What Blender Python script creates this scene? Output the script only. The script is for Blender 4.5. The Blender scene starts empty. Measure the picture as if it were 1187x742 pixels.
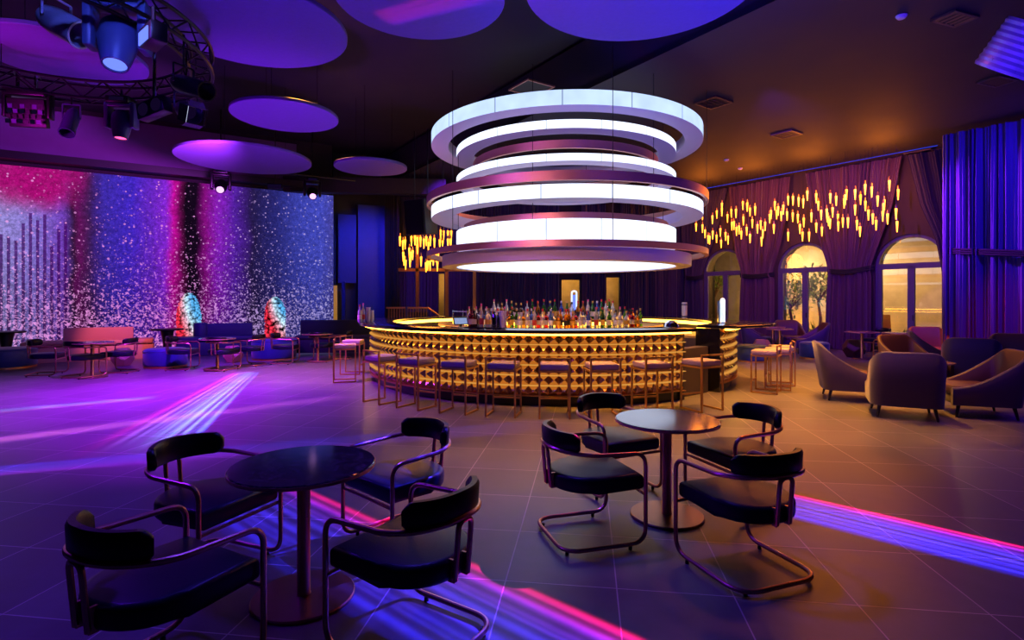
import bpy, bmesh, math, random
from mathutils import Vector, Matrix, noise as mnoise
PI = math.pi
random.seed(7)
C = bpy.context.scene.collection
sc = bpy.context.scene

# ------------------------------------------------------------------ helpers
def lin(h):
    if isinstance(h, (tuple, list)): return tuple(h[:3])
    h = h.lstrip('#'); o = []
    for k in (0, 2, 4):
        c = int(h[k:k+2], 16)/255
        o.append(c/12.92 if c <= .04045 else ((c+.055)/1.055)**2.4)
    return tuple(o)

class N:
    """small node-tree builder"""
    def __init__(s, tree):
        s.t = tree; s.n = tree.nodes; s.l = tree.links
    def add(s, typ, **kw):
        nd = s.n.new(typ)
        for k, v in kw.items(): setattr(nd, k, v)
        return nd
    def link(s, a, b): s.l.new(a, b)
    def put(s, sock, v):
        if hasattr(v, 'is_output'): s.l.new(v, sock)
        else: sock.default_value = v
    def math(s, op, a, b=None, clamp=False):
        nd = s.n.new('ShaderNodeMath'); nd.operation = op; nd.use_clamp = clamp
        s.put(nd.inputs[0], a)
        if b is not None: s.put(nd.inputs[1], b)
        return nd.outputs[0]
    def ramp(s, fac, stops, interp='LINEAR'):
        nd = s.n.new('ShaderNodeValToRGB'); cr = nd.color_ramp; cr.interpolation = interp
        while len(cr.elements) < len(stops): cr.elements.new(.5)
        for e, (p, c) in zip(cr.elements, stops):
            e.position = p
            e.color = tuple(c)+(1,) if len(c) == 3 else c
        s.put(nd.inputs[0], fac)
        return nd.outputs[0]
    def mix(s, fac, a, b, mode='MIX'):
        nd = s.n.new('ShaderNodeMix'); nd.data_type = 'RGBA'; nd.blend_type = mode
        s.put(nd.inputs[0], fac)
        for i, v in ((6, a), (7, b)):
            if hasattr(v, 'is_output'): s.l.new(v, nd.inputs[i])
            else: nd.inputs[i].default_value = tuple(v)+(1,)
        return nd.outputs[2]
    def smooth(s, x, lo, hi):
        nd = s.n.new('ShaderNodeMapRange'); nd.interpolation_type = 'SMOOTHSTEP'
        s.put(nd.inputs[0], x); nd.inputs[1].default_value = lo; nd.inputs[2].default_value = hi
        return nd.outputs[0]

def mat(name, col, rough=.5, metal=0., emit=None, es=0., nscale=30., namt=.12, bump=0., coat=0., sheen=0., trans=0., aniso=0., spec=.5):
    m = bpy.data.materials.new(name); m.use_nodes = True
    t = N(m.node_tree); b = t.n['Principled BSDF']; col = lin(col)
    tc = t.add('ShaderNodeTexCoord'); nz = t.add('ShaderNodeTexNoise')
    nz.inputs['Scale'].default_value = nscale; nz.inputs['Detail'].default_value = 3
    t.link(tc.outputs['Object'], nz.inputs['Vector'])
    dark = tuple(c*(1-namt) for c in col); lite = tuple(min(1, c*(1+namt)) for c in col)
    t.link(t.mix(nz.outputs[0], dark, lite), b.inputs['Base Color'])
    r = t.math('MULTIPLY_ADD', nz.outputs[0], .12); r.node.inputs[2].default_value = max(.02, rough-.06)
    t.link(r, b.inputs['Roughness'])
    b.inputs['Metallic'].default_value = metal
    b.inputs['Specular IOR Level'].default_value = spec
    b.inputs['Coat Weight'].default_value = coat
    b.inputs['Sheen Weight'].default_value = sheen
    b.inputs['Transmission Weight'].default_value = trans
    if emit is not None:
        b.inputs['Emission Color'].default_value = lin(emit)+(1,)
        b.inputs['Emission Strength'].default_value = es
    if bump:
        bp = t.add('ShaderNodeBump'); bp.inputs['Strength'].default_value = bump; bp.inputs['Distance'].default_value = .01
        t.link(nz.outputs[0], bp.inputs['Height']); t.link(bp.outputs[0], b.inputs['Normal'])
    return m

class MB:
    def __init__(s): s.b = bmesh.new()
    def box(s, c, d, rz=0., rx=0., ry=0., bev=0., mi=0, seg=2):
        M = Matrix.Translation(c) @ Matrix.Rotation(rz, 4, 'Z') @ Matrix.Rotation(rx, 4, 'X') @ Matrix.Rotation(ry, 4, 'Y') @ Matrix.Diagonal((d[0], d[1], d[2], 1))
        r = bmesh.ops.create_cube(s.b, size=1, matrix=M)
        vs = r['verts']; fs = set(f for v in vs for f in v.link_faces)
        for f in fs: f.material_index = mi
        if bev:
            es = list(set(e for v in vs for e in v.link_edges))
            bmesh.ops.bevel(s.b, geom=es, offset=bev, segments=seg, affect='EDGES', clamp_overlap=True, profile=.5)
        return s
    def tube(s, pts, r=.01, seg=8, closed=False, caps=True, square=False):
        pts = [Vector(p) for p in pts]; n = len(pts)
        T = []
        for i in range(n):
            a = pts[i-1] if (i > 0 or closed) else pts[i]
            b = pts[(i+1) % n] if (i < n-1 or closed) else pts[i]
            T.append((b-a).normalized())
        up = Vector((0, 0, 1)) if abs(T[0].z) < .9 else Vector((1, 0, 0))
        nrm = (up - T[0]*up.dot(T[0])).normalized()
        rings = []
        rr = r if isinstance(r, (list, tuple)) else [r]*n
        if square: seg = 4
        for i in range(n):
            if i: nrm = (nrm - T[i]*nrm.dot(T[i])).normalized()
            bn = T[i].cross(nrm); ring = []
            for k in range(seg):
                a = 2*PI*(k+(.5 if square else 0))/seg
                ring.append(s.b.verts.new(pts[i] + (nrm*math.cos(a)+bn*math.sin(a))*rr[i]*(1.414 if square else 1)))
            rings.append(ring)
        m = n if closed else n-1
        for i in range(m):
            A, B = rings[i], rings[(i+1) % n]
            for k in range(seg):
                s.b.faces.new((A[k], A[(k+1) % seg], B[(k+1) % seg], B[k]))
        if caps and not closed:
            s.b.faces.new(rings[0][::-1]); s.b.faces.new(rings[-1])
        return s
    def lathe(s, prof, c=(0, 0, 0), seg=32, M=None, mi=0):
        c = Vector(c); rings = []
        for (r, z) in prof:
            if r < 1e-6:
                p = Vector((0, 0, z)); p = (M @ p if M else p)+c
                rings.append([s.b.verts.new(p)])
            else:
                ring = []
                for k in range(seg):
                    p = Vector((r*math.cos(2*PI*k/seg), r*math.sin(2*PI*k/seg), z)); p = (M @ p if M else p)+c
                    ring.append(s.b.verts.new(p))
                rings.append(ring)
        for A, B in zip(rings, rings[1:]):
            for k in range(seg):
                a0 = A[k % len(A)]; a1 = A[(k+1) % seg % len(A)]; b0 = B[k % len(B)]; b1 = B[(k+1) % seg % len(B)]
                q = []
                for v in (a0, a1, b1, b0):
                    if v not in q: q.append(v)
                if len(q) >= 3:
                    try: s.b.faces.new(q).material_index = mi
                    except ValueError: pass
        for R, f in ((rings[0], -1), (rings[-1], 1)):
            if len(R) > 1 and prof[0] != prof[-1]: s.b.faces.new(R[::f]).material_index = mi
        return s
    def arc(s, prof, a0, a1, n, c=(0, 0), closed=False, rfun=None, mis=None):
        """sweep a closed (r,z) profile about a vertical axis from angle a0 to a1"""
        rings = []
        for i in range(n if closed else n+1):
            a = a0+(a1-a0)*i/n; ring = []
            for (r, z) in prof:
                rr = rfun(a, r) if rfun else r
                ring.append(s.b.verts.new((c[0]+rr*math.cos(a), c[1]+rr*math.sin(a), z)))
            rings.append(ring)
        m = len(prof); L = len(rings)
        for i in range(n):
            A, B = rings[i], rings[(i+1) % L]
            for k in range(m):
                f = s.b.faces.new((A[k], B[k], B[(k+1) % m], A[(k+1) % m]))
                if mis: f.material_index = mis[k]
        if not closed:
            s.b.faces.new(rings[0]); s.b.faces.new(rings[-1][::-1])
        return s
    def prism(s, poly, z0, z1, bev=0., seg=3):
        """extrude a plan polygon"""
        n = len(poly)
        lo = [s.b.verts.new((x, y, z0)) for x, y in poly]; hi = [s.b.verts.new((x, y, z1)) for x, y in poly]
        s.b.faces.new(lo[::-1]); top = s.b.faces.new(hi)
        for i in range(n): s.b.faces.new((lo[i], lo[(i+1) % n], hi[(i+1) % n], hi[i]))
        if bev:
            es = [e for e in top.edges]+[e for v in lo for e in v.link_edges if e.other_vert(v) in lo]
            bmesh.ops.bevel(s.b, geom=list(set(es)), offset=bev, segments=seg, affect='EDGES', clamp_overlap=True, profile=.5)
        return s
    def grid(s, nu, nv, fn, mi=0):
        g = [[s.b.verts.new(fn(i/nu, j/nv)) for j in range(nv+1)] for i in range(nu+1)]
        for i in range(nu):
            for j in range(nv):
                s.b.faces.new((g[i][j], g[i+1][j], g[i+1][j+1], g[i][j+1])).material_index = mi
        return s
    def quad(s, *p, mi=0):
        s.b.faces.new([s.b.verts.new(q) for q in p]).material_index = mi; return s
    def build(s, name, m, parent=None, smooth=True, loc=None, rz=0., ang=.6, recalc=True):
        if recalc: bmesh.ops.recalc_face_normals(s.b, faces=s.b.faces)
        me = bpy.data.meshes.new(name); s.b.to_mesh(me); s.b.free()
        for x in (m if isinstance(m, (list, tuple)) else [m]): me.materials.append(x)
        if smooth:
            for p in me.polygons: p.use_smooth = True
            try: me.set_sharp_from_angle(angle=ang)
            except Exception: pass
        o = bpy.data.objects.new(name, me); C.objects.link(o)
        if parent: o.parent = parent
        if loc: o.location = loc
        if rz: o.rotation_euler = (0, 0, rz)
        return o

def tag(o, label, cat, group=None, kind=None):
    o['label'] = label; o['category'] = cat
    if group: o['group'] = group
    if kind: o['kind'] = kind
    return o
def thing(name, label, cat, loc=(0, 0, 0), rz=0., group=None):
    o = bpy.data.objects.new(name, None); C.objects.link(o)
    o.location = loc; o.rotation_euler = (0, 0, rz)
    return tag(o, label, cat, group)
def struct(o): o['kind'] = 'structure'; return o
KIDS = {}
def kids(o): return [x for x in C.objects if x.parent == o]
def dup(root, loc, rz, label, group=None):
    r = root.copy(); C.objects.link(r); r.location = loc; r.rotation_euler = (0, 0, rz); r['label'] = label
    if group: r['group'] = group
    if root.name not in KIDS: KIDS[root.name] = [(ch, kids(ch)) for ch in kids(root)]
    for ch, gs in KIDS[root.name]:
        c = ch.copy(); C.objects.link(c); c.parent = r
        for g in gs:
            d = g.copy(); C.objects.link(d); d.parent = c
    return r

def fillet(pts, rad, n=6, closed=False):
    """round the corners of a 3-D polyline"""
    P = [Vector(p) for p in pts]; out = []; L = len(P)
    for i, p in enumerate(P):
        if not closed and i in (0, L-1): out.append(p); continue
        a = (P[i-1]-p); b = (P[(i+1) % L]-p)
        r = rad[i] if isinstance(rad, (list, tuple)) else rad
        th = a.angle(b)
        if th > PI-.02 or r == 0: out.append(p); continue
        d = min(r/math.tan(th/2), a.length*.49, b.length*.49)
        A = p+a.normalized()*d; B = p+b.normalized()*d
        for k in range(n+1):
            t = k/n; out.append(A*(1-t)**2+p*2*t*(1-t)+B*t*t)
    return out

# ------------------------------------------------------------------ camera (level, lens shift)
F, HX, HY, EYE = 640., 593.5, 346., 1.6
cam = bpy.data.cameras.new('camera'); co = bpy.data.objects.new('camera', cam); C.objects.link(co)
co.location = (0, 0, EYE); co.rotation_euler = (PI/2, 0, 0)
cam.sensor_width = 36; cam.lens = 36*F/1187; cam.shift_y = -(371-HY)/1187; cam.clip_start = .05; cam.clip_end = 200
sc.camera = co
def flr(px, py):            # floor point seen at a pixel
    d = F*EYE/(py-HY); return ((px-HX)/F*d, d)
def atz(px, py, z):         # point at height z
    d = F*(EYE-z)/(py-HY); return ((px-HX)/F*d, d, z)
def atd(px, py, d): return ((px-HX)/F*d, d, EYE-(py-HY)/F*d)

# ------------------------------------------------------------------ materials
M = {}
M['tube'] = mat('bronze_tube', '#c48c7a', .3, .9, nscale=60, namt=.05)
M['gold'] = mat('brushed_gold', '#d8a860', .36, .9, nscale=80, namt=.08)
M['copper'] = mat('polished_copper', '#d8a090', .42, .75, nscale=40, namt=.06)
M['leather'] = mat('navy_leather', '#0a0d24', .36, nscale=180, namt=.2, bump=.12, spec=.25)
M['leather_dark'] = mat('black_leather', '#08080f', .34, nscale=180, namt=.2, bump=.12, spec=.25)
M['marble'] = None
M['bronze_plate'] = mat('bronze_plate', '#8c6558', .32, .85, nscale=20, namt=.12)
M['black'] = mat('black_paint', '#08080c', .5, nscale=40, namt=.2)
M['black_metal'] = mat('black_metal', '#101014', .35, .3, nscale=60, namt=.2)
M['truss'] = mat('truss_steel', '#15151c', .35, .8, nscale=60, namt=.15)
M['chrome'] = mat('chrome', '#c9c9d2', .12, 1., nscale=30, namt=.04)
M['fixture_blue'] = mat('fixture_shell', '#3a3f66', .4, .1, nscale=50, namt=.1)
M['arm_violet'] = mat('mauve_upholstery', '#2e1836', .6, nscale=260, namt=.12, bump=.1, sheen=.25)
M['arm_brown'] = mat('cognac_upholstery', '#4c2a20', .5, nscale=220, namt=.15, bump=.1)
M['arm_orange'] = mat('orange_and_lit_upholstery', '#d07a30', .55, nscale=220, namt=.12, bump=.1)  # orange deepened to hold the armchair's orange light; garden chair is plain orange
M['blue_velvet'] = mat('blue_velvet', '#12306c', .55, nscale=200, namt=.15, bump=.08, sheen=.3)
M['sofa_pale'] = mat('pale_upholstery', '#b07a70', .6, nscale=150, namt=.08, bump=.08)
M['sofa_purple'] = mat('purple_upholstery', '#2b1d62', .6, nscale=150, namt=.1, bump=.08)
M['sofa_dark'] = mat('dark_plum_upholstery', '#1d1230', .6, nscale=150, namt=.1, bump=.08)
M['wood_leg'] = mat('dark_wood', '#1c120e', .4, nscale=30, namt=.2)
M['stool_seat'] = mat('stool_upholstery', '#a08890', .55, nscale=200, namt=.1, bump=.08)
M['counter'] = mat('black_marble_counter', '#15131c', .12, nscale=6, namt=.5)
M['facet'] = mat('bronze_mirror', '#dcb48a', .17, 1., nscale=3, namt=.15)
M['kick'] = mat('dark_kick', '#100c14', .35, nscale=20, namt=.2)
M['bar_inner'] = mat('bar_inner_panel', '#3a3038', .45, nscale=10, namt=.1)
M['white_matte'] = mat('white_acrylic', '#c8b8d4', .5, nscale=5, namt=.03)
M['ceil'] = mat('black_ceiling', '#1d1b2c', .7, nscale=1.2, namt=.25)
M['ceil_high'] = mat('black_upper_ceiling', '#100e1c', .8, nscale=1.2, namt=.25)
M['wall_dark'] = mat('dark_wall', '#1a1216', .8, nscale=3, namt=.2)
M['wall_brown'] = mat('brown_plaster', '#3a2a26', .8, nscale=3, namt=.15)
M['panel_blue'] = mat('gloss_panel', '#182c6c', .45, nscale=2, namt=.15)
M['disc'] = mat('acoustic_disc', '#5c4f8c', .75, nscale=14, namt=.12, bump=.25)
M['frame'] = mat('window_frame_paint', '#4d4560', .5, nscale=30, namt=.08)
M['curtain_plum'] = mat('plum_velvet', '#4a2036', .75, nscale=90, namt=.15, sheen=.5)
M['curtain_dark'] = mat('dark_purple_velvet', '#2a1a38', .8, nscale=90, namt=.15, sheen=.3)
M['curtain_violet'] = mat('violet_velvet', '#3a2868', .75, nscale=90, namt=.15, sheen=.5)
M['curtain_black'] = mat('black_velvet', '#0b0a12', .9, nscale=90, namt=.15)
M['tie'] = mat('tieback_cloth', '#0c0814', .8, nscale=90, namt=.15)
M['wood_frame'] = mat('bronze_beam', '#9a6a44', .4, .5, nscale=12, namt=.12)
M['stone'] = mat('courtyard_stone', '#b4a080', .85, nscale=4, namt=.25, bump=.4)
M['stone_dark'] = mat('courtyard_floor', '#7a6650', .8, nscale=3, namt=.2)
M['leaf'] = mat('leaf_green', '#86a044', .5, nscale=8, namt=.35)
M['bark'] = mat('bark', '#6b4a30', .85, nscale=20, namt=.3, bump=.4)
M['terracotta'] = mat('terracotta', '#b0583a', .7, nscale=20, namt=.15)
M['screen'] = mat('monitor_screen', '#8fa0b0', .2, emit='#8ac0ff', es=.45)
M['vent'] = mat('vent_metal', '#5a4a40', .45, .4, nscale=40, namt=.1)
M['white_plastic'] = mat('white_plastic', '#d8d4dc', .4, nscale=30, namt=.03)
M['cup'] = mat('clear_cup', '#d9d4e6', .15, nscale=10, namt=.05)
M['amber'] = mat('amber_glow', '#ffb347', .3, emit='#ff9a26', es=4.5)
M['tap'] = mat('tap_glow', '#d8e8ff', .15, .6, emit='#cfe6ff', es=1.1)
def emis(name, col, s):
    m = bpy.data.materials.new(name); m.use_nodes = True; t = N(m.node_tree); t.n.clear()
    e = t.add('ShaderNodeEmission'); e.inputs[0].default_value = lin(col)+(1,); e.inputs[1].default_value = s
    o = t.add('ShaderNodeOutputMaterial'); t.link(e.outputs[0], o.inputs[0]); return m
M['gold_strip'] = emis('warm_led_strip', '#ffb23c', 11.)
M['gold_line'] = emis('thin_warm_led_and_glow_line', '#ffb050', .65)
M['blue_strip'] = emis('blue_led_strip', '#3a4cff', .8)
M['lens_on'] = emis('lit_lens', '#f0a8ff', 2.)
M['lens_pink'] = emis('pink_lens', '#ff4a8a', 3.)
M['lens_blue'] = emis('blue_lens', '#6a80ff', 1.4)
M['lens_dim'] = emis('dim_lens', '#4a2a88', .07)

# dark table marble with white veins
def marble():
    m = bpy.data.materials.new('dark_table_marble'); m.use_nodes = True; t = N(m.node_tree); b = t.n['Principled BSDF']
    tc = t.add('ShaderNodeTexCoord'); nz = t.add('ShaderNodeTexNoise'); nz.inputs['Scale'].default_value = 9; nz.inputs['Detail'].default_value = 6; nz.inputs['Distortion'].default_value = 2.
    t.link(tc.outputs['Object'], nz.inputs['Vector'])
    t.link(t.ramp(nz.outputs[0], [(0, lin('#1c1624')), (.47, lin('#2a2130')), (.5, lin('#5a4c5c')), (.53, lin('#2a2130')), (1, lin('#1a1420'))]), b.inputs['Base Color'])
    b.inputs['Roughness'].default_value = .1; return m
M['marble'] = marble()

# luminous ring panels with seams
def ring_mat(name, seams, s, off=0., tint='#dbe4ff'):
    m = bpy.data.materials.new(name); m.use_nodes = True; t = N(m.node_tree); t.n.clear()
    tc = t.add('ShaderNodeTexCoord'); sp = t.add('ShaderNodeSeparateXYZ'); t.link(tc.outputs['Object'], sp.inputs[0])
    an = t.math('ARCTAN2', sp.outputs[1], sp.outputs[0])
    fr = t.math('FRACT', t.math('MULTIPLY_ADD', an, seams/(2*PI)) if False else t.math('ADD', t.math('MULTIPLY', an, seams/(2*PI)), off+10))
    seam = t.math('MINIMUM', fr, t.math('SUBTRACT', 1., fr))
    k = t.smooth(seam, .004, .014)
    nz = t.add('ShaderNodeTexNoise'); nz.inputs['Scale'].default_value = 2.5; t.link(tc.outputs['Object'], nz.inputs['Vector'])
    st = t.math('MULTIPLY', t.math('MULTIPLY_ADD', k, .55), s); st.node.inputs[0].default_value = 0
    kk = t.math('ADD', t.math('MULTIPLY', k, .6), .4)
    st = t.math('MULTIPLY', t.math('MULTIPLY', kk, t.math('ADD', t.math('MULTIPLY', nz.outputs[0], .5), .75)), s)
    e = t.add('ShaderNodeEmission'); e.inputs[0].default_value = lin(tint)+(1,); t.link(st, e.inputs[1])
    o = t.add('ShaderNodeOutputMaterial'); t.link(e.outputs[0], o.inputs[0]); return m
M['ring_a'] = ring_mat('ring_light_panel', 15, 1.3, 0., '#bcd4ff')
M['ring_b'] = ring_mat('ring_bright_panel', 15, 1.8, .3)

# floor tiles
def floor_mat():
    m = bpy.data.materials.new('slate_floor_tiles'); m.use_nodes = True; t = N(m.node_tree); b = t.n['Principled BSDF']
    tc = t.add('ShaderNodeTexCoord'); mp = t.add('ShaderNodeMapping'); mp.vector_type = 'POINT'
    yaw = -.1354
    mp.inputs['Rotation'].default_value = (0, 0, -yaw)
    tx, ty = -1.061*1.6, 1.9347*1.6
    mp.inputs['Location'].default_value = (-tx, -ty, 0)
    t.link(tc.outputs['Object'], mp.inputs[0])
    br = t.add('ShaderNodeTexBrick'); br.offset = 0; br.squash = 1
    br.inputs['Scale'].default_value = 1; br.inputs['Mortar Size'].default_value = .004; br.inputs['Mortar Smooth'].default_value = .2
    br.inputs['Brick Width'].default_value = .3873*1.6; br.inputs['Row Height'].default_value = .3873*1.6*1.085
    br.inputs['Color1'].default_value = lin('#605a5e')+(1,); br.inputs['Color2'].default_value = lin('#524d51')+(1,); br.inputs['Mortar'].default_value = lin('#a89aa0')+(1,)
    t.link(mp.outputs[0], br.inputs[0])
    nz = t.add('ShaderNodeTexNoise'); nz.inputs['Scale'].default_value = 3.5; nz.inputs['Detail'].default_value = 6; nz.inputs['Roughness'].default_value = .65
    t.link(tc.outputs['Object'], nz.inputs[0])
    t.link(t.mix(.5, br.outputs[0], t.ramp(nz.outputs[0], [(.3, (.35, .35, .35)), (.7, (.75, .75, .75))]), 'OVERLAY'), b.inputs['Base Color'])
    r = t.math('ADD', t.math('MULTIPLY', nz.outputs[0], .16), .30)
    t.link(r, b.inputs['Roughness'])
    bp = t.add('ShaderNodeBump'); bp.inputs['Strength'].default_value = .25; bp.inputs['Distance'].default_value = .004
    t.link(t.math('SUBTRACT', 1., br.outputs[1]), bp.inputs['Height']); t.link(bp.outputs[0], b.inputs['Normal'])
    return m
M['floor'] = floor_mat()

# glittering video wall, object coords: x along the wall (m), z up
WL = Vector((-12.06, 13., 0))*1.1; WR = Vector((-5.5, 17., 0))*1.1; WLEN = (WR-WL).length; WH = 5.09
def wallu(px):
    k = (px-HX)/F
    # WL.x + t*dx = k*(WL.y+t*dy)
    return (k*WL.y-WL.x)/((WR.x-WL.x)-k*(WR.y-WL.y))
U0 = -.45
def video_mat():
    m = bpy.data.materials.new('video_wall_glitter'); m.use_nodes = True; t = N(m.node_tree); t.n.clear()
    tc = t.add('ShaderNodeTexCoord'); sp = t.add('ShaderNodeSeparateXYZ'); t.link(tc.outputs['Object'], sp.inputs[0])
    X, Z = sp.outputs[0], sp.outputs[2]
    u = t.math('DIVIDE', t.math('SUBTRACT', X, U0*WLEN), (1-U0)*WLEN)
    U = lambda px: (wallu(px)-U0)/(1-U0)
    wob = t.add('ShaderNodeTexNoise'); wob.inputs['Scale'].default_value = 1.3; t.link(tc.outputs['Object'], wob.inputs[0])
    uu = t.math('ADD', u, t.math('MULTIPLY', t.math('SUBTRACT', wob.outputs[0], .5), .03))
    st = [(0, '#c020a0'), (U(2), '#b4a4ff'), (U(40), '#a48cff'), (U(70), '#8a50e0'), (U(84), '#3a1c44'), (U(92), '#7a1a70'), (U(104), '#4c2468'), (U(122), '#4a34c8'),
          (U(150), '#5030e8'), (U(178), '#7c30e8'), (U(192), '#a030ff'), (U(201), '#e812b8'), (U(211), '#6a0f50'), (U(217), '#160a1c'), (U(229), '#1a0a22'), (U(238), '#a01498'),
          (U(252), '#a028e0'), (U(272), '#6428c0'), (U(292), '#2c2058'), (U(320), '#30308a'), (U(350), '#4850d0'), (U(372), '#5058e0'), (U(387), '#5450b8')]
    base = t.ramp(uu, [(p, lin(c)) for p, c in st])
    h = t.math('DIVIDE', Z, WH)
    # magenta cloud at the upper left
    cx = t.math('DIVIDE', t.math('SUBTRACT', u, U(30)), (U(96)-U(30))); cz = t.math('DIVIDE', t.math('SUBTRACT', h, .97), .2)
    cl = t.math('SUBTRACT', 1., t.math('ADD', t.math('MULTIPLY', cx, cx), t.math('MULTIPLY', cz, cz)))
    cl = t.smooth(t.math('ADD', cl, t.math('SUBTRACT', t.math('MULTIPLY', wob.outputs[0], 1.2), .6)), -.5, .8)
    base = t.mix(cl, base, lin('#c8128a'))
    # thin dark magenta uprights at the left
    FR = 84.
    wv = t.math('FRACT', t.math('MULTIPLY', u, FR)); lines = t.math('LESS_THAN', wv, .45)
    cell = t.add('ShaderNodeTexWhiteNoise'); cell.noise_dimensions = '1D'; t.link(t.math('FLOOR', t.math('MULTIPLY', u, FR)), cell.inputs['W'])
    lines = t.math('MULTIPLY', lines, t.math('LESS_THAN', h, t.math('ADD', .55, t.math('MULTIPLY', cell.outputs[0], .32))))
    lines = t.math('MULTIPLY', lines, t.math('LESS_THAN', u, U(80)))
    base = t.mix(t.math('MULTIPLY', lines, .85), base, lin('#5a0a86'))
    dens = t.ramp(h, [(0, (1, 1, 1)), (.22, (.9,)*3), (.42, (.55,)*3), (.65, (.3,)*3), (1, (.16,)*3)])
    # grainy body
    pn = t.add('ShaderNodeTexNoise'); pn.inputs['Scale'].default_value = 9; pn.inputs['Detail'].default_value = 6; pn.inputs['Roughness'].default_value = .85
    t.link(tc.outputs['Object'], pn.inputs[0])
    grain = t.smooth(pn.outputs[0], .36, .66)
    out = t.mix(t.math('SUBTRACT', 1., grain), base, t.mix(.5, base, lin('#08020c')))
    out = t.mix(t.math('MULTIPLY', t.math('MULTIPLY', dens, .8), t.math('SUBTRACT', 1., t.math('MULTIPLY', grain, .6))), out, lin('#12041a'))
    # glitter flakes: three sizes, thick at the bottom
    tintc = t.ramp(u, [(0, lin('#e8c8ff')), (U(70), lin('#f098e8')), (U(200), lin('#f08ce0')), (U(290), lin('#c8a0e8')), (U(387), lin('#b0a8e0'))])
    lum = t.add('ShaderNodeTexNoise'); lum.inputs['Scale'].default_value = 6; lum.inputs['Detail'].default_value = 3; t.link(tc.outputs['Object'], lum.inputs[0])
    lumf = t.smooth(lum.outputs[0], .3, .68)
    for sc_, off_, amt in ((9., .0, .75), (17., .015, .95)):
        fl_ = t.add('ShaderNodeTexNoise'); fl_.inputs['Scale'].default_value = sc_; fl_.inputs['Detail'].default_value = 2.5; fl_.inputs['Roughness'].default_value = .6
        t.link(tc.outputs['Object'], fl_.inputs[0])
        x_ = t.math('SUBTRACT', t.math('ADD', fl_.outputs[0], t.math('MULTIPLY', dens, .2)), .71+off_)
        d = t.smooth(x_, 0., .055)
        out = t.mix(t.math('MULTIPLY', d, t.math('MULTIPLY', t.math('ADD', t.math('MULTIPLY', lumf, .7), .25), amt)), out, tintc)
    for sc_, rad, k0 in ((3.6, .13, .22), (8., .3, .34), (15., .42, .5)):
        v = t.add('ShaderNodeTexVoronoi'); v.inputs['Scale'].default_value = sc_; t.link(tc.outputs['Object'], v.inputs['Vector'])
        cs = t.add('ShaderNodeSeparateColor'); t.link(v.outputs['Color'], cs.inputs[0])
        on = t.math('LESS_THAN', cs.outputs[0], t.math('ADD', t.math('MULTIPLY', dens, k0), .3))
        Rr = t.math('MULTIPLY', t.math('ADD', t.math('MULTIPLY', cs.outputs[1], .8), .2), rad)
        d = t.math('SUBTRACT', 1., t.smooth(t.math('SUBTRACT', v.outputs['Distance'], Rr), -.1, .02))
        out = t.mix(t.math('MULTIPLY', t.math('MULTIPLY', d, on), t.math('ADD', t.math('MULTIPLY', cs.outputs[2], .75), .12)), out, tintc)
    e = t.add('ShaderNodeEmission'); t.link(out, e.inputs[0]); e.inputs[1].default_value = 1.0
    o = t.add('ShaderNodeOutputMaterial'); t.link(e.outputs[0], o.inputs[0]); return m
M['video'] = video_mat()

def glow_dots():            # beaded light column: red to ice blue
    m = bpy.data.materials.new('beaded_light'); m.use_nodes = True; t = N(m.node_tree); t.n.clear()
    tc = t.add('ShaderNodeTexCoord'); sp = t.add('ShaderNodeSeparateXYZ'); t.link(tc.outputs['Object'], sp.inputs[0])
    v = t.add('ShaderNodeTexVoronoi'); v.inputs['Scale'].default_value = 13; t.link(tc.outputs['Object'], v.inputs['Vector'])
    sg = t.add('ShaderNodeSeparateXYZ'); t.link(tc.outputs['Generated'], sg.inputs[0])
    k = t.math('ADD', t.math('MULTIPLY', t.math('SUBTRACT', 1., sg.outputs[0]), .8), t.math('MULTIPLY', t.math('SUBTRACT', 1., sg.outputs[2]), .62))
    col = t.ramp(k, [(.3, lin('#58b0f0')), (.45, lin('#c8ecff')), (.58, lin('#f4b0c8')), (.78, lin('#f8304c'))])
    d = t.math('SUBTRACT', 1.25, t.math('MULTIPLY', v.outputs['Distance'], 1.5), True)
    e = t.add('ShaderNodeEmission'); t.link(col, e.inputs[0]); t.link(t.math('MULTIPLY', d, 1.5), e.inputs[1])
    o = t.add('ShaderNodeOutputMaterial'); t.link(e.outputs[0], o.inputs[0]); return m
M['beads'] = glow_dots()

def pane_mat():             # thin clear pane: mostly see-through, a sharp reflection
    m = bpy.data.materials.new('window_glass'); m.use_nodes = True; t = N(m.node_tree); t.n.clear()
    tr = t.add('ShaderNodeBsdfTransparent'); tr.inputs[0].default_value = (.93, .95, .95, 1)
    gl = t.add('ShaderNodeBsdfGlossy'); gl.inputs['Roughness'].default_value = .02
    fr = t.add('ShaderNodeFresnel'); fr.inputs[0].default_value = 1.6
    mx = t.add('ShaderNodeMixShader'); t.link(t.math('ADD', t.math('MULTIPLY', fr.outputs[0], 1.8), .05, True), mx.inputs[0]); t.link(tr.outputs[0], mx.inputs[1]); t.link(gl.outputs[0], mx.inputs[2])
    o = t.add('ShaderNodeOutputMaterial'); t.link(mx.outputs[0], o.inputs[0]); return m
M['pane'] = pane_mat()

# ------------------------------------------------------------------ room
KS = 1.13
CEIL, HIGH = 5.72, 6.8
struct(MB().box((0, 9, -.05), (60, 34, .1)).build('floor', M['floor'], smooth=False))
D0 = Vector((6.57, 18.8, 0))*KS; AD = Vector((.5864, -.81, 0)).normalized(); AN = Vector((.81, .5864, 0)).normalized()   # arch wall: along, outward
AROT = math.atan2(AD.y, AD.x)
def arch(s, n, z): return D0+AD*s+AN*n+Vector((0, 0, z))
def arch_s(px, n=0.):       # distance along the arch wall (offset n outward) seen at a pixel column
    k = (px-HX)/F; o = D0+AN*n
    return (k*o.y-o.x)/(AD.x-k*AD.y)
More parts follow.
